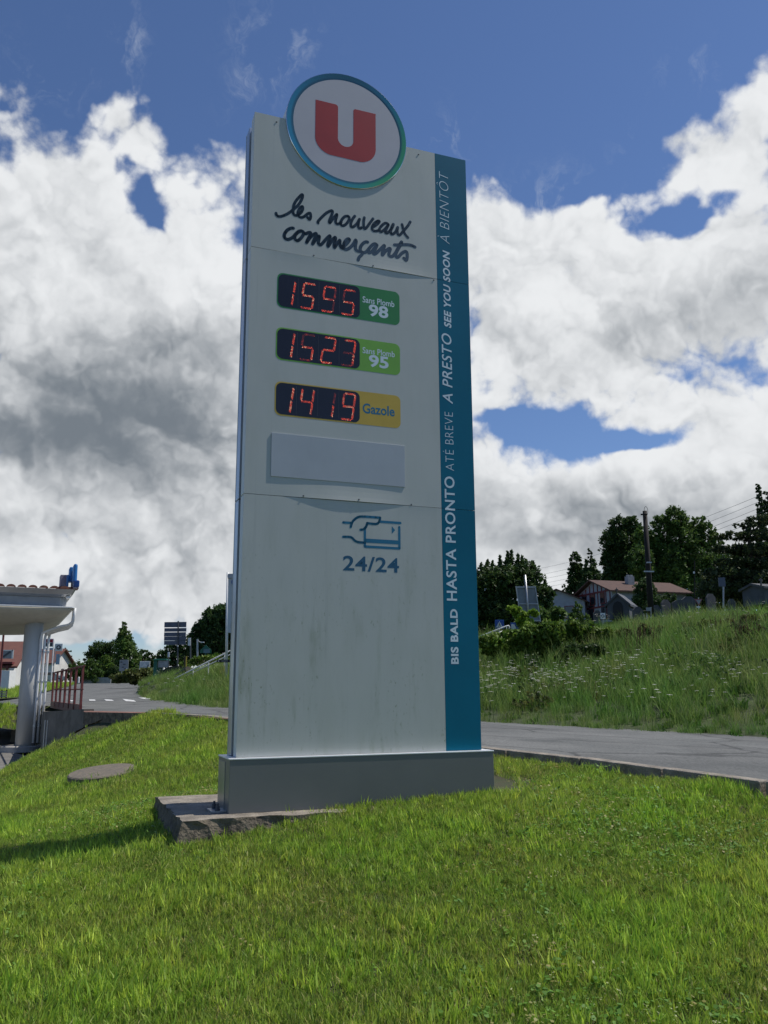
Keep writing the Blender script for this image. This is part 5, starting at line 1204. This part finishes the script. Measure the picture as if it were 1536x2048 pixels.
# white kiosk panel, sign frames, banner
def kx(t, c, w, h, ax, s):
    for k in range(4): MB().box(c + ax[0] * (-w * .3 + k * w * .22) - ax[1] * .05 + UP * h * .12, (.09, .04, h * .7), ax).build('rib', M_grey, t)
board('white_kiosk', 'low white kiosk with grey ribs at the far left edge', 'kiosk', -20, 1342, 23, 1381, 62, M_white, th=1.4, yaw=6, extra=kx)
def sg(t, c, w, h, ax, s):
    n = -ax[1]
    MB().box(c + n * .05 + ax[0] * (w / 2 - .06) - UP * 0, (.10, .03, h), ax).build('white_edge', M_white, t); MB().box(c + n * .05 + UP * (h / 2 - .04), (w, .03, .07), ax).build('white_edge', M_white, t)
    d = (ax[0] + UP * .75).normalized(); e = d.cross(n).normalized(); MB().box(c + n * .05 - ax[0] * .05, (w * .75, .02, .13), (d, n, e)).build('diagonal_band', M_dgrey, t)
board('roof_sign', 'grey sign with white corner edge above the shop roof eaves', 'sign', 4, 1300, 27, 1317, 60, M_grey, extra=sg)
def bn(t, c, w, h, ax, s):
    for k in range(9): MB().box(c - ax[1] * .05 + ax[0] * (-w * .42 + k * w * .105) + UP * (h * .08), (w * .07, .02, h * .42), ax).build('dark_mark', M_dgrey, t)
board('banner_sign', 'grey rectangular sign with a line of dark lettering under the canopy', 'sign', -30, 1262, 23, 1269.5, 40, M_grey, posts=(5,), gpy=1385, pr=.05, extra=bn, post_mt=M_brown)
fn = thing('slatted_fence', 'low dark slatted fence at the far left edge', 'fence', at(0, 1395, 45))
for k in range(4): MB().box(at(-6, 1383.5 + k * 3.1, 45), (.95, .04, .045), VX(0)).build('slat', mat('fence_grey', (.30, .30, .29), .8), fn)
for px in (-20, 3.5, 13): MB().box(at(px, 1388, 45.05), (.05, .05, .42), VX(0)).build('fence_post', M_wood, fn)
# bank sign and round sign
def sq(t, c, w, h, ax, s):
    n = -ax[1]; MB().box(c + n * .06 + UP * h * .22, (w * .84, .03, h * .40), ax).build('red_half', mat('sign_red', (.32, .01, .02), .5), t)
    MB().box(c + n * .06 - UP * h * .21, (w * .84, .03, h * .42), ax).build('black_half', M_dgrey, t); MB().box(c + n * .085, (w * .6, .02, h * .06), ax).build('white_bar', M_white, t)
    MB().box(c - UP * h * .75, (w, .1, h * .22), ax).build('lower_panel', mat('pale_blue_panel', (.3, .4, .5), .5), t)
board('square_sign', 'square sign, red above and black below, on a tall white pole', 'sign', 89.5, 1277.5, 107, 1293.5, 95, M_white, posts=(106,), gpy=1366, extra=sq, pr=.07, post_mt=M_white)
def ro(t, c, w, h, ax, s):
    q = MB(); n = -ax[1]; q.tube([c + n * .04, c + n * .07], w * .3, 20); q.build('dark_disc', M_dgrey, t); q = MB(); q.tube([c + n * .065, c + n * .085], w * .13, 16); q.build('white_disc', M_white, t)
    MB().box(c - UP * h * 1.6, (w * .5, .06, h * 1.4), ax).build('banner', mat('pale_blue_panel', (.3, .4, .5), .5), t)
board('round_emblem_sign', 'white square sign with a dark round emblem above a hanging banner', 'sign', 110, 1287.5, 125, 1302, 98, M_white, posts=(109,), gpy=1366, extra=ro, pr=.05)
# cars
def car(name, label, px, py, D, yaw, paint, group='cars parked by the far house'):
    c = at(px, py, D); X, Y, Z = VX(yaw); t = thing(name, label, 'car', c, group)
    prof = [(-2.0, .3), (-2.05, .62), (-1.85, .88), (-1.45, .95), (-.95, 1.38), (.55, 1.42), (1.1, .98), (1.85, .86), (2.05, .6), (2.02, .3)]
    MB().prism(prof, c, X, UP, Y, -.82, .82).build('body', paint, t, bevel=.08)
    gl = [(-1.28, .98), (-.9, 1.30), (.5, 1.34), (.95, .98)]
    MB().prism(gl, c, X, UP, Y, -.835, .835).build('side_window', M_glass, t)
    for sx in (-1.9, 1.98): MB().box(c + X * (sx + (.12 if sx > 0 else -.12)) + Y * .0 + UP * .7, (.06, 1.3, .14), (X, Y, UP)).build('headlight' if sx > 0 else 'tail_light', M_white if sx > 0 else M_brown, t)
    MB().box(c + X * .82 + UP * 1.18, (.06, 1.35, .36), ((X + UP * -.75).normalized() * 1, Y, (UP + X * -1.2).normalized())).build('windscreen', M_glass, t)
    for sx in (-1.25, 1.25):
        for sy in (-.78, .78):
            q = MB(); q.tube([c + X * sx + Y * (sy - .1) + UP * .31, c + X * sx + Y * (sy + .1) + UP * .31], .31, 18); wq = q.build('wheel', M_black, t)
            q = MB(); q.tube([c + X * sx + Y * (sy - .11) + UP * .31, c + X * sx + Y * (sy + .11) + UP * .31], .17, 12); q.build('rim', M_alu, wq)
    return t
M_silver = mat('silver_car_paint', (.38, .42, .42), .3, .5, coat=.5); M_redcar = mat('red_car_paint', (.62, .02, .06), .3, coat=.5, var=.02)
car('parked_car', 'silver hatchback parked left of the red car', 98, 1366, 112, 12, M_silver)
car('parked_car', 'bright red car seen end on behind the railing', 125, 1366, 126, 82, M_redcar)
# low dark gate wall and bollards at the far road end
MBg = MB().box(at(186, 1361, 112), (4.6, .2, .75), VX(0)); tag(MBg.build('low_wall', M_grey, loc=at(186, 1366, 112)), 'low grey wall across the far end of the road', 'wall')
for k, (px, lb) in enumerate(((142, 'left of'), (157, 'right of'))):
    q = MB(); p = at(px, 1366, 90); q.tube([p, p + UP * .55, p + UP * .62], [.09, .09, .05], 10); tag(q.build('bollard', M_white, loc=p), 'white bollard at the road end, %s the other one' % lb, 'bollard', 'bollards at the road end')
# painted marks on the road
def mark(pxs, D, label):
    pts = [at(px, py, D_) for px, py, D_ in pxs]
    V = [Vector((p.x, p.y, zr(p.x, p.y) + .012)) for p in pts]
    mb = MB(); mb.add(V, [tuple(range(len(V)))]); o = mb.build('road_marking', M_paint); o['kind'] = 'structure'; return o
def gpt(px, py):      # road surface seen at a picture position
    r = ray(px, py); lo, hi = 8.0, 120.0
    for _ in range(40):
        mid = (lo + hi) / 2; p = EYE + r * (mid / r.y)
        if p.z > zr(p.x, p.y): lo = mid
        else: hi = mid
    return lo
for quad in (((178, 1399.5), (190, 1399.5), (191, 1402), (179, 1402)), ((208, 1399), (224, 1400), (228, 1402.5), (212, 1402)), ((245, 1398.2), (268, 1401), (272, 1404), (252, 1403)), ((276, 1396), (300, 1395.5), (306, 1399), (290, 1399)), ((140, 1401), (150, 1401), (150, 1403), (141, 1403))):
    mark([(px, py, gpt(px, py)) for px, py in quad], 0, '')
# boards by the far road
def bb(t, c, w, h, ax, s):
    for k, (dx, dz) in enumerate(((-.3, .3), (.05, .1), (-.1, -.15), (.2, -.3))): MB().box(c - ax[1] * .05 + ax[0] * (dx * w) + UP * (dz * h), (w * .25, .02, h * .08), ax).build('faded_mark', M_dgrey, t)
    MB().box(c - ax[1] * .06 + ax[0] * (w * .36) - UP * h * .3, (w * .12, .02, h * .12), ax).build('white_sticker', M_white, t)
board('bill_board', 'grey weathered board in front of the conical tree', 'board', 239, 1320, 256.5, 1342, 100, M_grey, posts=(243, 253), gpy=1362, extra=bb)
def ps(t, c, w, h, ax, s):
    MB().box(c - ax[1] * .06, (w * .86, .02, h * .82), ax).build('poster_sheet', mat('poster_grey_blue', (.42, .48, .5), .6, vscale=.9, col2=(.7, .7, .68)), t)
    q = MB(); q.add([c - ax[1] * .08 + ax[0] * (w * a) + UP * (h * b) for a, b in ((-.32, -.2), (0, .33), (.32, -.15), (.1, -.08))], [(0, 3, 1), (3, 2, 1)]); q.build('pale_shape', M_white, t)
    MB().box(c - ax[1] * .08 + ax[0] * (w * .3) - UP * (h * .05), (w * .07, .02, h * .35), (ax[0], ax[1], (UP + ax[0] * .6).normalized())).build('dark_shape', M_dgrey, t)
board('poster_board', 'white framed poster board on the right of the grey board', 'board', 279.5, 1322.5, 300, 1339.5, 98, M_white, posts=(283, 297), gpy=1362, extra=ps)
def dirs(t, c, w, h, ax, s): pass
# direction sign seen from the back: stacked boards on a pole
dsn = thing('direction_sign', 'backs of stacked grey direction boards on one pole beside the pine', 'road sign', at(356, 1332, 70))
yy = [(1244, 1254.5, 328.5, 373.5), (1257, 1262.5, 328, 373), (1265, 1279, 328, 371.5), (1279.6, 1283, 328, 371.5), (1284, 1289, 328, 371.5)]
s70 = 70 / F_PX
for i, (a_, b_, x0, x1) in enumerate(((1244, 1254.6, 328.5, 373), (1256.2, 1263.4, 328.5, 373), (1264.6, 1272.6, 328, 372), (1273, 1281, 328, 372), (1281.6, 1289.5, 328, 371.5))):
    MB().box(at((x0 + x1) / 2, (a_ + b_) / 2, 70), ((x1 - x0) * s70, .04, (b_ - a_) * s70), VX(-4)).build('sign_plate', mat('sign_back_blue_grey', (.085, .10, .14), .5, var=.1), dsn)
q = MB(); q.tube([at(355, 1332, 69.9), at(356.5, 1242, 69.9)], .06, 8); q.build('pole', M_dgrey, dsn)
MB().box(at(355.5, 1292, 69.8), (.1, .1, .1), VX(0)).build('bracket', M_white, dsn)
def lone(name, label, cat, px, py0, py1, D, r, mt, sgn=None):
    t = thing(name, label, cat, at(px, py1, D)); q = MB(); q.tube([at(px, py1, D), at(px, py0, D)], r, 8); q.build('pole', mt, t)
    if sgn:
        x0, y0, x1, y1, m2 = sgn; s = D / F_PX; MB().box(at((x0 + x1) / 2, (y0 + y1) / 2, D - .08), ((x1 - x0) * s, .04, (y1 - y0) * s), VX(0)).build('plate', m2, t)
    return t
lone('narrow_sign', 'narrow white sign on a dark pole right of the direction boards', 'sign', 381, 1275, 1342, 60, .05, M_dgrey, (376, 1276, 381, 1291, M_white))
lone('small_sign', 'tiny white sign on a thin pole above the green shelter', 'sign', 337, 1304, 1366, 52, .035, M_dgrey, (335.5, 1304, 339.5, 1314, M_white))
lone('marker_post', 'dark and yellow marker post at the foot of the stair handrail', 'post', 369, 1313, 1356, 42, .04, M_wood, (371, 1313, 373, 1352, M_yellow))
sl_ = lone('street_lamp', 'street lamp with a short bright head in front of the pines', 'street lamp', 395, 1278, 1330, 64, .07, M_steel); q = MB(); q.tube([at(395, 1281, 64), at(403, 1286, 64)], .04, 6); q.build('arm', M_steel, sl_); MB().box(at(405, 1284.5, 64), (.24, .12, .07), VX(0)).build('lamp_head', M_white, sl_)
# green shelter with grey sheet
gs = thing('green_shelter', 'dark green shelter with a grey notice board on its front', 'shelter', at(325, 1368, 55)); s55 = 55 / F_PX
MB().box(at(313, 1344, 55), (.20, .8, 48 * s55), VX(0)).build('side_panel', M_sgreen, gs); MB().box(at(324, 1320, 55), (26 * s55, 1.0, .1), VX(0)).build('roof_slab', M_sgreen, gs, bevel=.03)
MB().box(at(327, 1327.5, 54.6), (20 * s55, .05, 14 * s55), VX(0)).build('notice_board', mat('notice_grey', (.2, .21, .21), .6, vscale=4, col2=(.4, .4, .38)), gs)
MB().box(at(322, 1348, 55.4), (.1, .1, 38 * s55), VX(0)).build('post', M_dgrey, gs); MB().box(at(331, 1350, 55.4), (.08, .1, 34 * s55), VX(0)).build('post', M_dgrey, gs)
# dark vault (hood of the stair entrance)
q = MB(); s48 = 50 / F_PX; arcp = [(-.85, 0), (-.85, .35), (-.72, .70), (-.35, .92), (.1, 1.0), (.55, .95), (.85, .78), (.92, .5), (.92, 0)]
q.prism(arcp, at(346, 1367, 50), Vector((1, 0, 0)), UP, Vector((0, 1, 0)), 0, 2.2); tag(q.build('vaulted_hood', M_black, loc=at(346, 1367, 50)), 'dark vaulted hood over the stair entrance beside the green shelter', 'stair hood')
# stair flight up the bank, its stringer and double handrail
stp = thing('stair_flight', 'stone stair flight climbing the bank behind the handrail', 'stairs', at(306, 1378, 46))
for k in range(9):
    p = at(296 + k * 5.2, 1378 - k * 2.8, 46.2 - k * .45); MB().box(p, (.34, 1.3, .10), VX(-20)).build('step', M_conc_dark if k % 2 else M_pale_conc, stp)
q = MB(); q.tube([at(310, 1378, 44), at(345, 1357, 41.5), at(376, 1338, 40)], .13, 6); q.build('stringer', mat('stringer_brown', (.09, .075, .065), .9), stp)
hr = thing('handrail', 'pale double tube handrail climbing the grassy bank left of the sign', 'handrail', at(346, 1370, 38))
pa, pb = at(350, 1357, 39), at(475, 1294, 37); pc, pd = at(353, 1364, 39), at(475, 1302, 37)
q = MB(); q.tube([pc, at(348, 1364, 39), at(346, 1361, 39), pa, pb], .032, 8); q.build('top_tube', M_white, hr, smooth=True)
q = MB(); q.tube([at(362, 1357, 38.9), pd], .026, 8); q.build('lower_tube', M_white, hr, smooth=True)
for t_ in (.06, .30, .55, .8): p = pa.lerp(pb, t_); q = MB(); q.tube([p, p - UP * .55], .024, 6); q.build('post', M_white, hr)
# green house shaped sign
q = thing('house_shaped_sign', 'green arrow shaped sign with pale panel under the street lamp', 'sign', at(412, 1320, 60)); s60 = 60 / F_PX
mb = MB(); mb.prism([(-11 * s60, -3 * s60), (-11 * s60, 2 * s60), (0, 13 * s60), (11 * s60, 3 * s60), (11 * s60, -3 * s60)], at(411, 1303, 60), Vector((1, 0, 0)), UP, Vector((0, 1, 0)), 0, .05); mb.build('plate', M_sgreen, q)
MB().box(at(413, 1302, 59.9), (12 * s60, .03, 8 * s60), VX(0)).build('pale_panel', mat('pale_teal_panel', (.12, .2, .22), .5), q)
mb = MB(); mb.tube([at(411, 1320, 60), at(411, 1305, 60)], .04, 6); mb.build('post', M_sgreen, q)
# second totem, half hidden
t2 = thing('white_totem', 'slim white totem with blue disc, half hidden by the sign left edge', 'totem sign', at(453, 1356, 34)); s34 = 34 / F_PX
q = MB(); q.tube([at(452.2, 1356, 34), at(455.6, 1145, 34)], .052, 12); q.build('pole', M_white, t2, smooth=True)
q = MB(); q.tube([at(520, 1340, 34), at(522, 1145, 34)], .052, 12); q.build('pole', M_white, t2, smooth=True)
MB().box(at(489, 1207, 34), (66 * s34, .07, 116 * s34), VX(0)).build('panel', mat('totem_panel_white', (.48, .53, .54), .5, var=.03), t2)
MB().box(at(489, 1152, 33.95), (66 * s34, .1, 9 * s34), VX(0)).build('cap', M_steel, t2)
for px, py, r, m_ in ((470, 1164, .14, M_sblue),): q = MB(); q.tube([at(px, py, 33.93), at(px, py, 33.9)], r, 20); q.build('blue_disc', m_, t2)
for k, (ch, x0, x1, y0, y1) in enumerate((('B', 465.5, 474, 1178, 1171), ('L', 464, 471, 1191, 1183), ('O', 462.5, 474, 1210, 1200), ('O', 463, 474, 1229, 1219), ('1', 462, 468, 1257, 1243))):
    vs_, fs_ = fit_text(ch, 0, 0, 1, 1, offset=0.0 if k > 1 else .01); a_ = at(x0, y0, 33.9); b_ = at(x1, y1, 33.9)
    mb = MB(); mb.add([(a_.x + v[0] * (b_.x - a_.x), 33.93, a_.z + v[1] * (b_.z - a_.z)) for v in vs_], fs_); mb.build('character', M_dgrey, t2)
ar = thing('arrow_sign', 'thin black directional blade sign sticking out left of the sign edge', 'sign', at(440, 1326, 33)); s33 = 33 / F_PX
mb = MB(); mb.prism([(-8 * s33, 0), (-6 * s33, 2.6 * s33), (26 * s33, 2.6 * s33), (26 * s33, -2.6 * s33), (-6 * s33, -2.6 * s33)], at(441, 1322, 33), Vector((1, 0, 0)), UP, Vector((0, 1, 0)), 0, .03); mb.build('blade', M_black, ar)
MB().box(at(449, 1322, 32.97), (12 * s33, .01, .03), VX(0)).build('pale_line', M_grey, ar); MB().box(at(437, 1322, 32.97), (2 * s33, .01, .04), VX(0)).build('white_dot', M_white, ar)
q = MB(); q.tube([at(466, 1350, 33), at(466, 1318, 33)], .03, 6); q.build('post', M_steel, ar)
house('orange_roofed_house', 'far house showing only its orange roof beside the poster board', 'house', 305, 1340, 135, 3.2, 3, 1.4, .9, 15, at(305, 1350, 135).z, M_wall_w, M_tile, .3)

# ================================================================== RIGHT SIDE, BEYOND THE BANK
def f_house(t, w, r, o, X, Y, hw, rise, a, b):
    # half timbered gable on the -x side
    n = -X
    for z in (hw * .52, hw + .02): MB().box(o + n * (a + .04) + UP * z, (.08, b * 2 + .1, .16), (X, Y, UP)).build('beam', M_redwood, t)
    for k in range(9):
        y = -b + .3 + k * (2 * b - .6) / 8; top = hw + rise * (1 - abs(y) / b) - .15
        MB().box(o + n * (a + .03) + Y * y + UP * ((hw * .52 + top) / 2), (.06, .11, top - hw * .52), (X, Y, UP)).build('timber', M_redwood, t)
    for y in (-1.6, .2, 1.9):
        win(t, o + n * a, Y, n, y, hw * .80, .7, 1.0, M_glass, M_redwood)
    for y in (-1.8, .6): win(t, o + n * a, Y, n, y, 1.1, .9, 1.5, M_glass, M_redwood, 'door')
    for x in (-2.5, 0.5, 3.6): win(t, o, X, -Y, x, hw * .55, .8, 1.1, M_glass, M_white, shut=M_redwood)
    ch = MB().box(o + X * (-a + 3.6) + Y * (-b * .35) + UP * (hw + rise * .75), (.75, .6, 1.6), (X, Y, UP)).build('chimney', M_grey, r)
    for k in (-.2, .2): MB().box(o + X * (-a + 3.6 + k) + Y * (-b * .35) + UP * (hw + rise * .75 + .85), (.22, .3, .22), (X, Y, UP)).build('chimney_pot', M_grey, ch)
gh = at(1230, 1246, 88).z
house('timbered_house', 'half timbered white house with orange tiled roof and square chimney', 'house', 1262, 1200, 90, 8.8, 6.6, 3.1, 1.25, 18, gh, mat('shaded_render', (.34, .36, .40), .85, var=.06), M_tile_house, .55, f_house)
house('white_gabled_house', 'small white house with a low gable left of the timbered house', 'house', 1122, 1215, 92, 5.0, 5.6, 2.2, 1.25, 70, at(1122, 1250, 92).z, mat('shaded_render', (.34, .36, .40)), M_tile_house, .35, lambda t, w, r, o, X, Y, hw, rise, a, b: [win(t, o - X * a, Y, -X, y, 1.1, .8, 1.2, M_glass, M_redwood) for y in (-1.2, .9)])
def f_chapel(t, w, r, o, X, Y, hw, rise, a, b):
    n = -X; MB().prism([(-.3, 0), (-.3, .8), (-.2, 1.0), (0, 1.1), (.2, 1.0), (.3, .8), (.3, 0)], o + n * (a + .005), Y, UP, n, 0, .05).build('door', M_black, t)
    c = o + n * (a + .1) + UP * (hw + rise + .25); q = MB(); q.box(c + UP * .0, (.05, .05, .4), (X, Y, UP)); q.box(c + UP * .08, (.04, .22, .05), (X, Y, UP)); q.build('cross', M_stone, t)
house('cemetery_chapel', 'small grey stone chapel tomb with slate roof and dark doorway', 'tomb', 1243, 1215, 54, 1.9, 1.35, .85, .62, 62, at(1240, 1240, 54).z, mat('chapel_grey', (.085, .09, .10), .85, vscale=3), M_slate, .12, f_chapel)
house('mausoleum', 'grey mausoleum with pale slab roof at the right edge', 'tomb', 1532, 1180, 52, 2.0, 1.8, .95, .25, 20, at(1522, 1212, 52).z, mat('chapel_grey', (.085, .09, .10)), M_stone, .15, lambda t, w, r, o, X, Y, hw, rise, a, b: [MB().box(o + X * (-1.2) - Y * b + UP * (hw + rise + .12), (.07, .07, .45), (X, Y, UP)).build('cross', M_stone, t), MB().box(o + X * (-1.2) - Y * b + UP * (hw + rise + .22), (.28, .06, .07), (X, Y, UP)).build('cross_arm', M_stone, t)])
# gravestones
gr = [(1196, 1228, 0, 'narrow'), (1278, 1226, 1, 'broad'), (1335, 1216, 1, 'low'), (1362, 1207, 2, 'wide'), (1380, 1205, 2, 'pointed'), (1425, 1204, 1, 'slanted'), (1466, 1205, 0, 'thin'), (1316, 1222, 0, 'dark')]
where = ('left of the chapel tomb', 'right of the chapel tomb', 'right of the utility pole', 'left of the yield sign', 'just left of the yield sign', 'right of the yield sign', 'left of the mausoleum', 'by the utility pole foot')
for i, (px, py, k, ad) in enumerate(gr):
    D = 47 + i % 3; p = at(px, py + 22, D); w_ = (.4, .6, .85)[k]; h_ = .80 + .15 * (i % 3); t = thing('gravestone', ad + ' grey gravestone standing ' + where[i], 'gravestone', p, 'gravestones of the cemetery')
    MB().prism([(-w_ / 2, 0), (w_ / 2, 0), (w_ / 2, h_ * .8), (w_ * .2, h_), (-w_ * .2, h_), (-w_ / 2, h_ * .8)], p, VX(10 * (i % 3))[0], UP, VX(10 * (i % 3))[1], 0, .14).build('slab', M_stone, t)
    MB().box(p + UP * .05, (w_ + .3, .6, .14), VX(10 * (i % 3))).build('base', M_stone, t)
# utility pole and wires
up_ = thing('utility_pole', 'dark wooden utility pole with small cross arms in front of the trees', 'utility pole', at(1303, 1238, 46))
q = MB(); a_, b_ = at(1303, 1242, 46), at(1289.5, 1022, 46); q.tube([a_, a_.lerp(b_, .5), b_], [.17, .14, .115], 10); q.build('shaft', M_wood, up_, smooth=True)
for px, py, w_ in ((1298, 1143, .55), (1298, 1125, .25), (1288, 1029, .35)): MB().box(at(px, py, 45.8), (w_, .08, .07), VX(8)).build('cross_arm', M_steel if py > 1050 else M_wood, up_)
q = MB(); p = at(1292, 1022, 46); q.tube([p + Vector((.10 * math.cos(t), 0, .25 * math.sin(t))) for t in [k * .4 for k in range(-3, 9)]], .012, 5); q.build('wire_loop', M_wood, up_)
lone('thin_lamp_post', 'thin post with a small bright lamp right of the utility pole', 'lamp post', 1389, 1122, 1230, 50, .03, M_wood, (1386.5, 1143, 1389.5, 1147, M_white))
for k, (x0, y0, x1, y1) in enumerate(((1560, 974, 1040, 1143), (1560, 986, 1040, 1156), (1560, 999, 1050, 1163), (1560, 1009, 1060, 1170), (1560, 1022, 1060, 1178))):
    a_ = at(x0, y0, 95); b_ = at(x1, y1, 200); pts = [a_.lerp(b_, t / 12) - UP * (4.2 * 4 * (t / 12) * (1 - t / 12)) * .35 for t in range(13)]
    q = MB(); q.tube(pts, .02, 4); tag(q.build('overhead_wire', M_dgrey, loc=a_), ('topmost', 'second', 'third', 'fourth', 'lowest')[k] + ' of the five overhead wires crossing the sky at the right', 'overhead wire', 'overhead wires')
# leaning back of a tall board
lb = thing('board_back', 'back of a tall leaning grey metal board in front of the bushy tree', 'board', at(1056, 1262, 36)); s36 = 36 / F_PX
lx = (at(1071, 1172, 36) - at(1031, 1172, 36)).normalized(); lu = (at(1037, 1172, 36) - at(1048, 1248, 36)).normalized(); ln = lx.cross(lu) * -1
c = at(1056, 1208, 36); MB().box(c, (.80, .05, 1.5), (lx, ln, lu)).build('sheet', mat('board_back_grey', (.20, .22, .24), .5, vscale=2), lb)
for sx in (-.4, .4): MB().box(c + lx * sx - Vector((0, .04, 0)), (.04, .06, 1.5), (lx, ln, lu)).build('edge_frame', M_steel, lb)
for sz in (-.7, 0, .7): MB().box(c + lu * sz - Vector((0, .05, 0)), (.8, .05, .04), (lx, ln, lu)).build('cross_bar', M_steel, lb)
q = MB(); q.tube([at(1060, 1262, 35.9), at(1050, 1150, 35.9)], .045, 10); q.build('post', M_steel, lb, smooth=True)
# pedestrian crossing sign and arrow sign, white rails
cs = thing('crossing_sign', 'square blue pedestrian crossing sign with white triangle above the thicket', 'road sign', at(999, 1285, 40)); s40 = 40 / F_PX
c = at(999, 1249, 40); MB().box(c, (18 * s40, .03, 18 * s40), VX(3)).build('plate', M_sblue, cs, bevel=.01)
MB().prism([(-.15, -.13), (.15, -.13), (0, .16)], c - Vector((0, .02, 0)), Vector((1, 0, 0)), UP, Vector((0, -1, 0)), 0, .006).build('white_triangle', M_white, cs)
fg = MB(); y_ = Vector((0, -.03, 0))
def wl(a, b, w): fg.tube([c + y_ + Vector((a[0], 0, a[1])), c + y_ + Vector((b[0], 0, b[1]))], w, 5)
wl((0, .06), (0, .0), .014); wl((0, 0), (-.05, -.10), .012); wl((0, 0), (.045, -.10), .012); wl((0, .04), (-.05, 0), .009); wl((0, .04), (.05, .01), .009); wl((0, .085), (0, .10), .018)
fg.build('walking_figure', M_black, cs); MB().box(at(998, 1266, 40), (15 * s40, .03, 6 * s40), VX(3)).build('lower_plate', M_sblue, cs)
q = MB(); q.tube([at(999, 1285, 40.1), at(999, 1240, 40.1)], .03, 6); q.build('post', M_steel, cs)
ds = thing('arrow_road_sign', 'blue road sign with a white arrow corner, right of the crossing sign', 'road sign', at(1031, 1285, 40)); c = at(1031, 1254, 40)
MB().box(c, (19 * s40, .03, 17 * s40), VX(0)).build('plate', M_sblue, ds, bevel=.01)
MB().prism([(-.20, .13), (-.06, .13), (.08, -.17), (-.20, -.17)], c - Vector((0, .02, 0)), Vector((1, 0, 0)), UP, Vector((0, -1, 0)), 0, .006).build('white_arrow', M_white, ds)
q = MB(); q.tube([at(1031, 1285, 40.1), at(1031, 1247, 40.1)], .03, 6); q.build('post', M_steel, ds)
hr2 = thing('handrail', 'pale double handrail right of the blue strip behind the thicket', 'handrail', at(990, 1280, 38))
q = MB(); q.tube([at(940, 1281, 38), at(1012, 1252.5, 38.4), at(1017, 1251, 38.4), at(1019, 1254, 38.4), at(1018, 1258, 38.4)], .03, 8); q.build('top_tube', M_white, hr2, smooth=True)
q = MB(); q.tube([at(958, 1283, 38), at(1005, 1262, 38.3)], .024, 8); q.build('lower_tube', M_white, hr2, smooth=True)
for px, py in ((986, 1263), (1013, 1253)): q = MB(); q.tube([at(px, py, 38.2), at(px, py + 22, 38.2)], .022, 6); q.build('post', M_white, hr2)
# yield sign and small signs by the cemetery
ys = thing('yield_sign', 'triangular yield sign with a small plate below, in front of the grey tombs', 'road sign', at(1397, 1235, 46)); s46 = 46 / F_PX
c = at(1397, 1203, 46); tr = lambda k: [(-k, k * .62), (k, k * .62), (0, -k * 1.05)]
MB().prism(tr(.22), c, Vector((1, 0, 0)), UP, Vector((0, -1, 0)), 0, .02).build('red_border', mat('dull_sign_red', (.28, .09, .10), .6), ys); MB().prism(tr(.14), c + Vector((0, -.021, .0)), Vector((1, 0, 0)), UP, Vector((0, -1, 0)), 0, .006).build('pale_centre', M_grey, ys)
MB().box(at(1397, 1214, 45.95), (8 * s46, .02, 3 * s46), VX(0)).build('small_plate', M_white, ys); q = MB(); q.tube([at(1397, 1235, 46.1), at(1397, 1195, 46.1)], .025, 6); q.build('post', M_steel, ys)
lone('square_sign_post', 'small pale square sign on a post below the utility pole', 'sign', 1302, 1214, 1240, 44, .02, M_steel, (1292.5, 1215, 1301.5, 1222, M_grey))
lone('grey_sign_post', 'grey double board sign on a post under the cedar', 'sign', 1447, 1155, 1215, 52, .05, M_steel, (1437, 1155, 1450.5, 1173, mat('sign_back_blue_grey', (.085, .10, .14))))
nsn = lone('round_marked_sign', 'small white sign with a dark ring left of the chapel tomb', 'sign', 1206, 1226, 1250, 44, .02, M_steel, (1201, 1226, 1210.5, 1238, M_white)); q = MB(); q.tube([at(1205.7, 1232, 43.88), at(1205.7, 1232, 43.86)], .08, 16); q.build('ring', M_dgrey, nsn); q = MB(); q.tube([at(1205.7, 1232, 43.86), at(1205.7, 1232, 43.84)], .045, 12); q.build('ring_centre', M_white, nsn)
# far blue hill
hv_ = []; k = 40
for i in range(k + 1):
    x = -1500 + 3000 * i / k; h = 22 + 60 * math.exp(-((x - 360) / 200) ** 2) + 5 * math.sin(i * 1.7); hv_.append((x, h))
mb = MB(); vs = []
for x, h in hv_: vs += [(x, 1500, -5), (x, 1750, h), (x, 2300, -5)]
fs = []
for i in range(k):
    for j in range(2): fs.append((3 * i + j, 3 * i + 3 + j, 3 * i + 4 + j, 3 * i + 1 + j))
mb.add(vs, fs); tag(mb.build('hills', mat('far_hill', (.05, .09, .05), .95, vscale=.01), smooth=True), kind='structure')
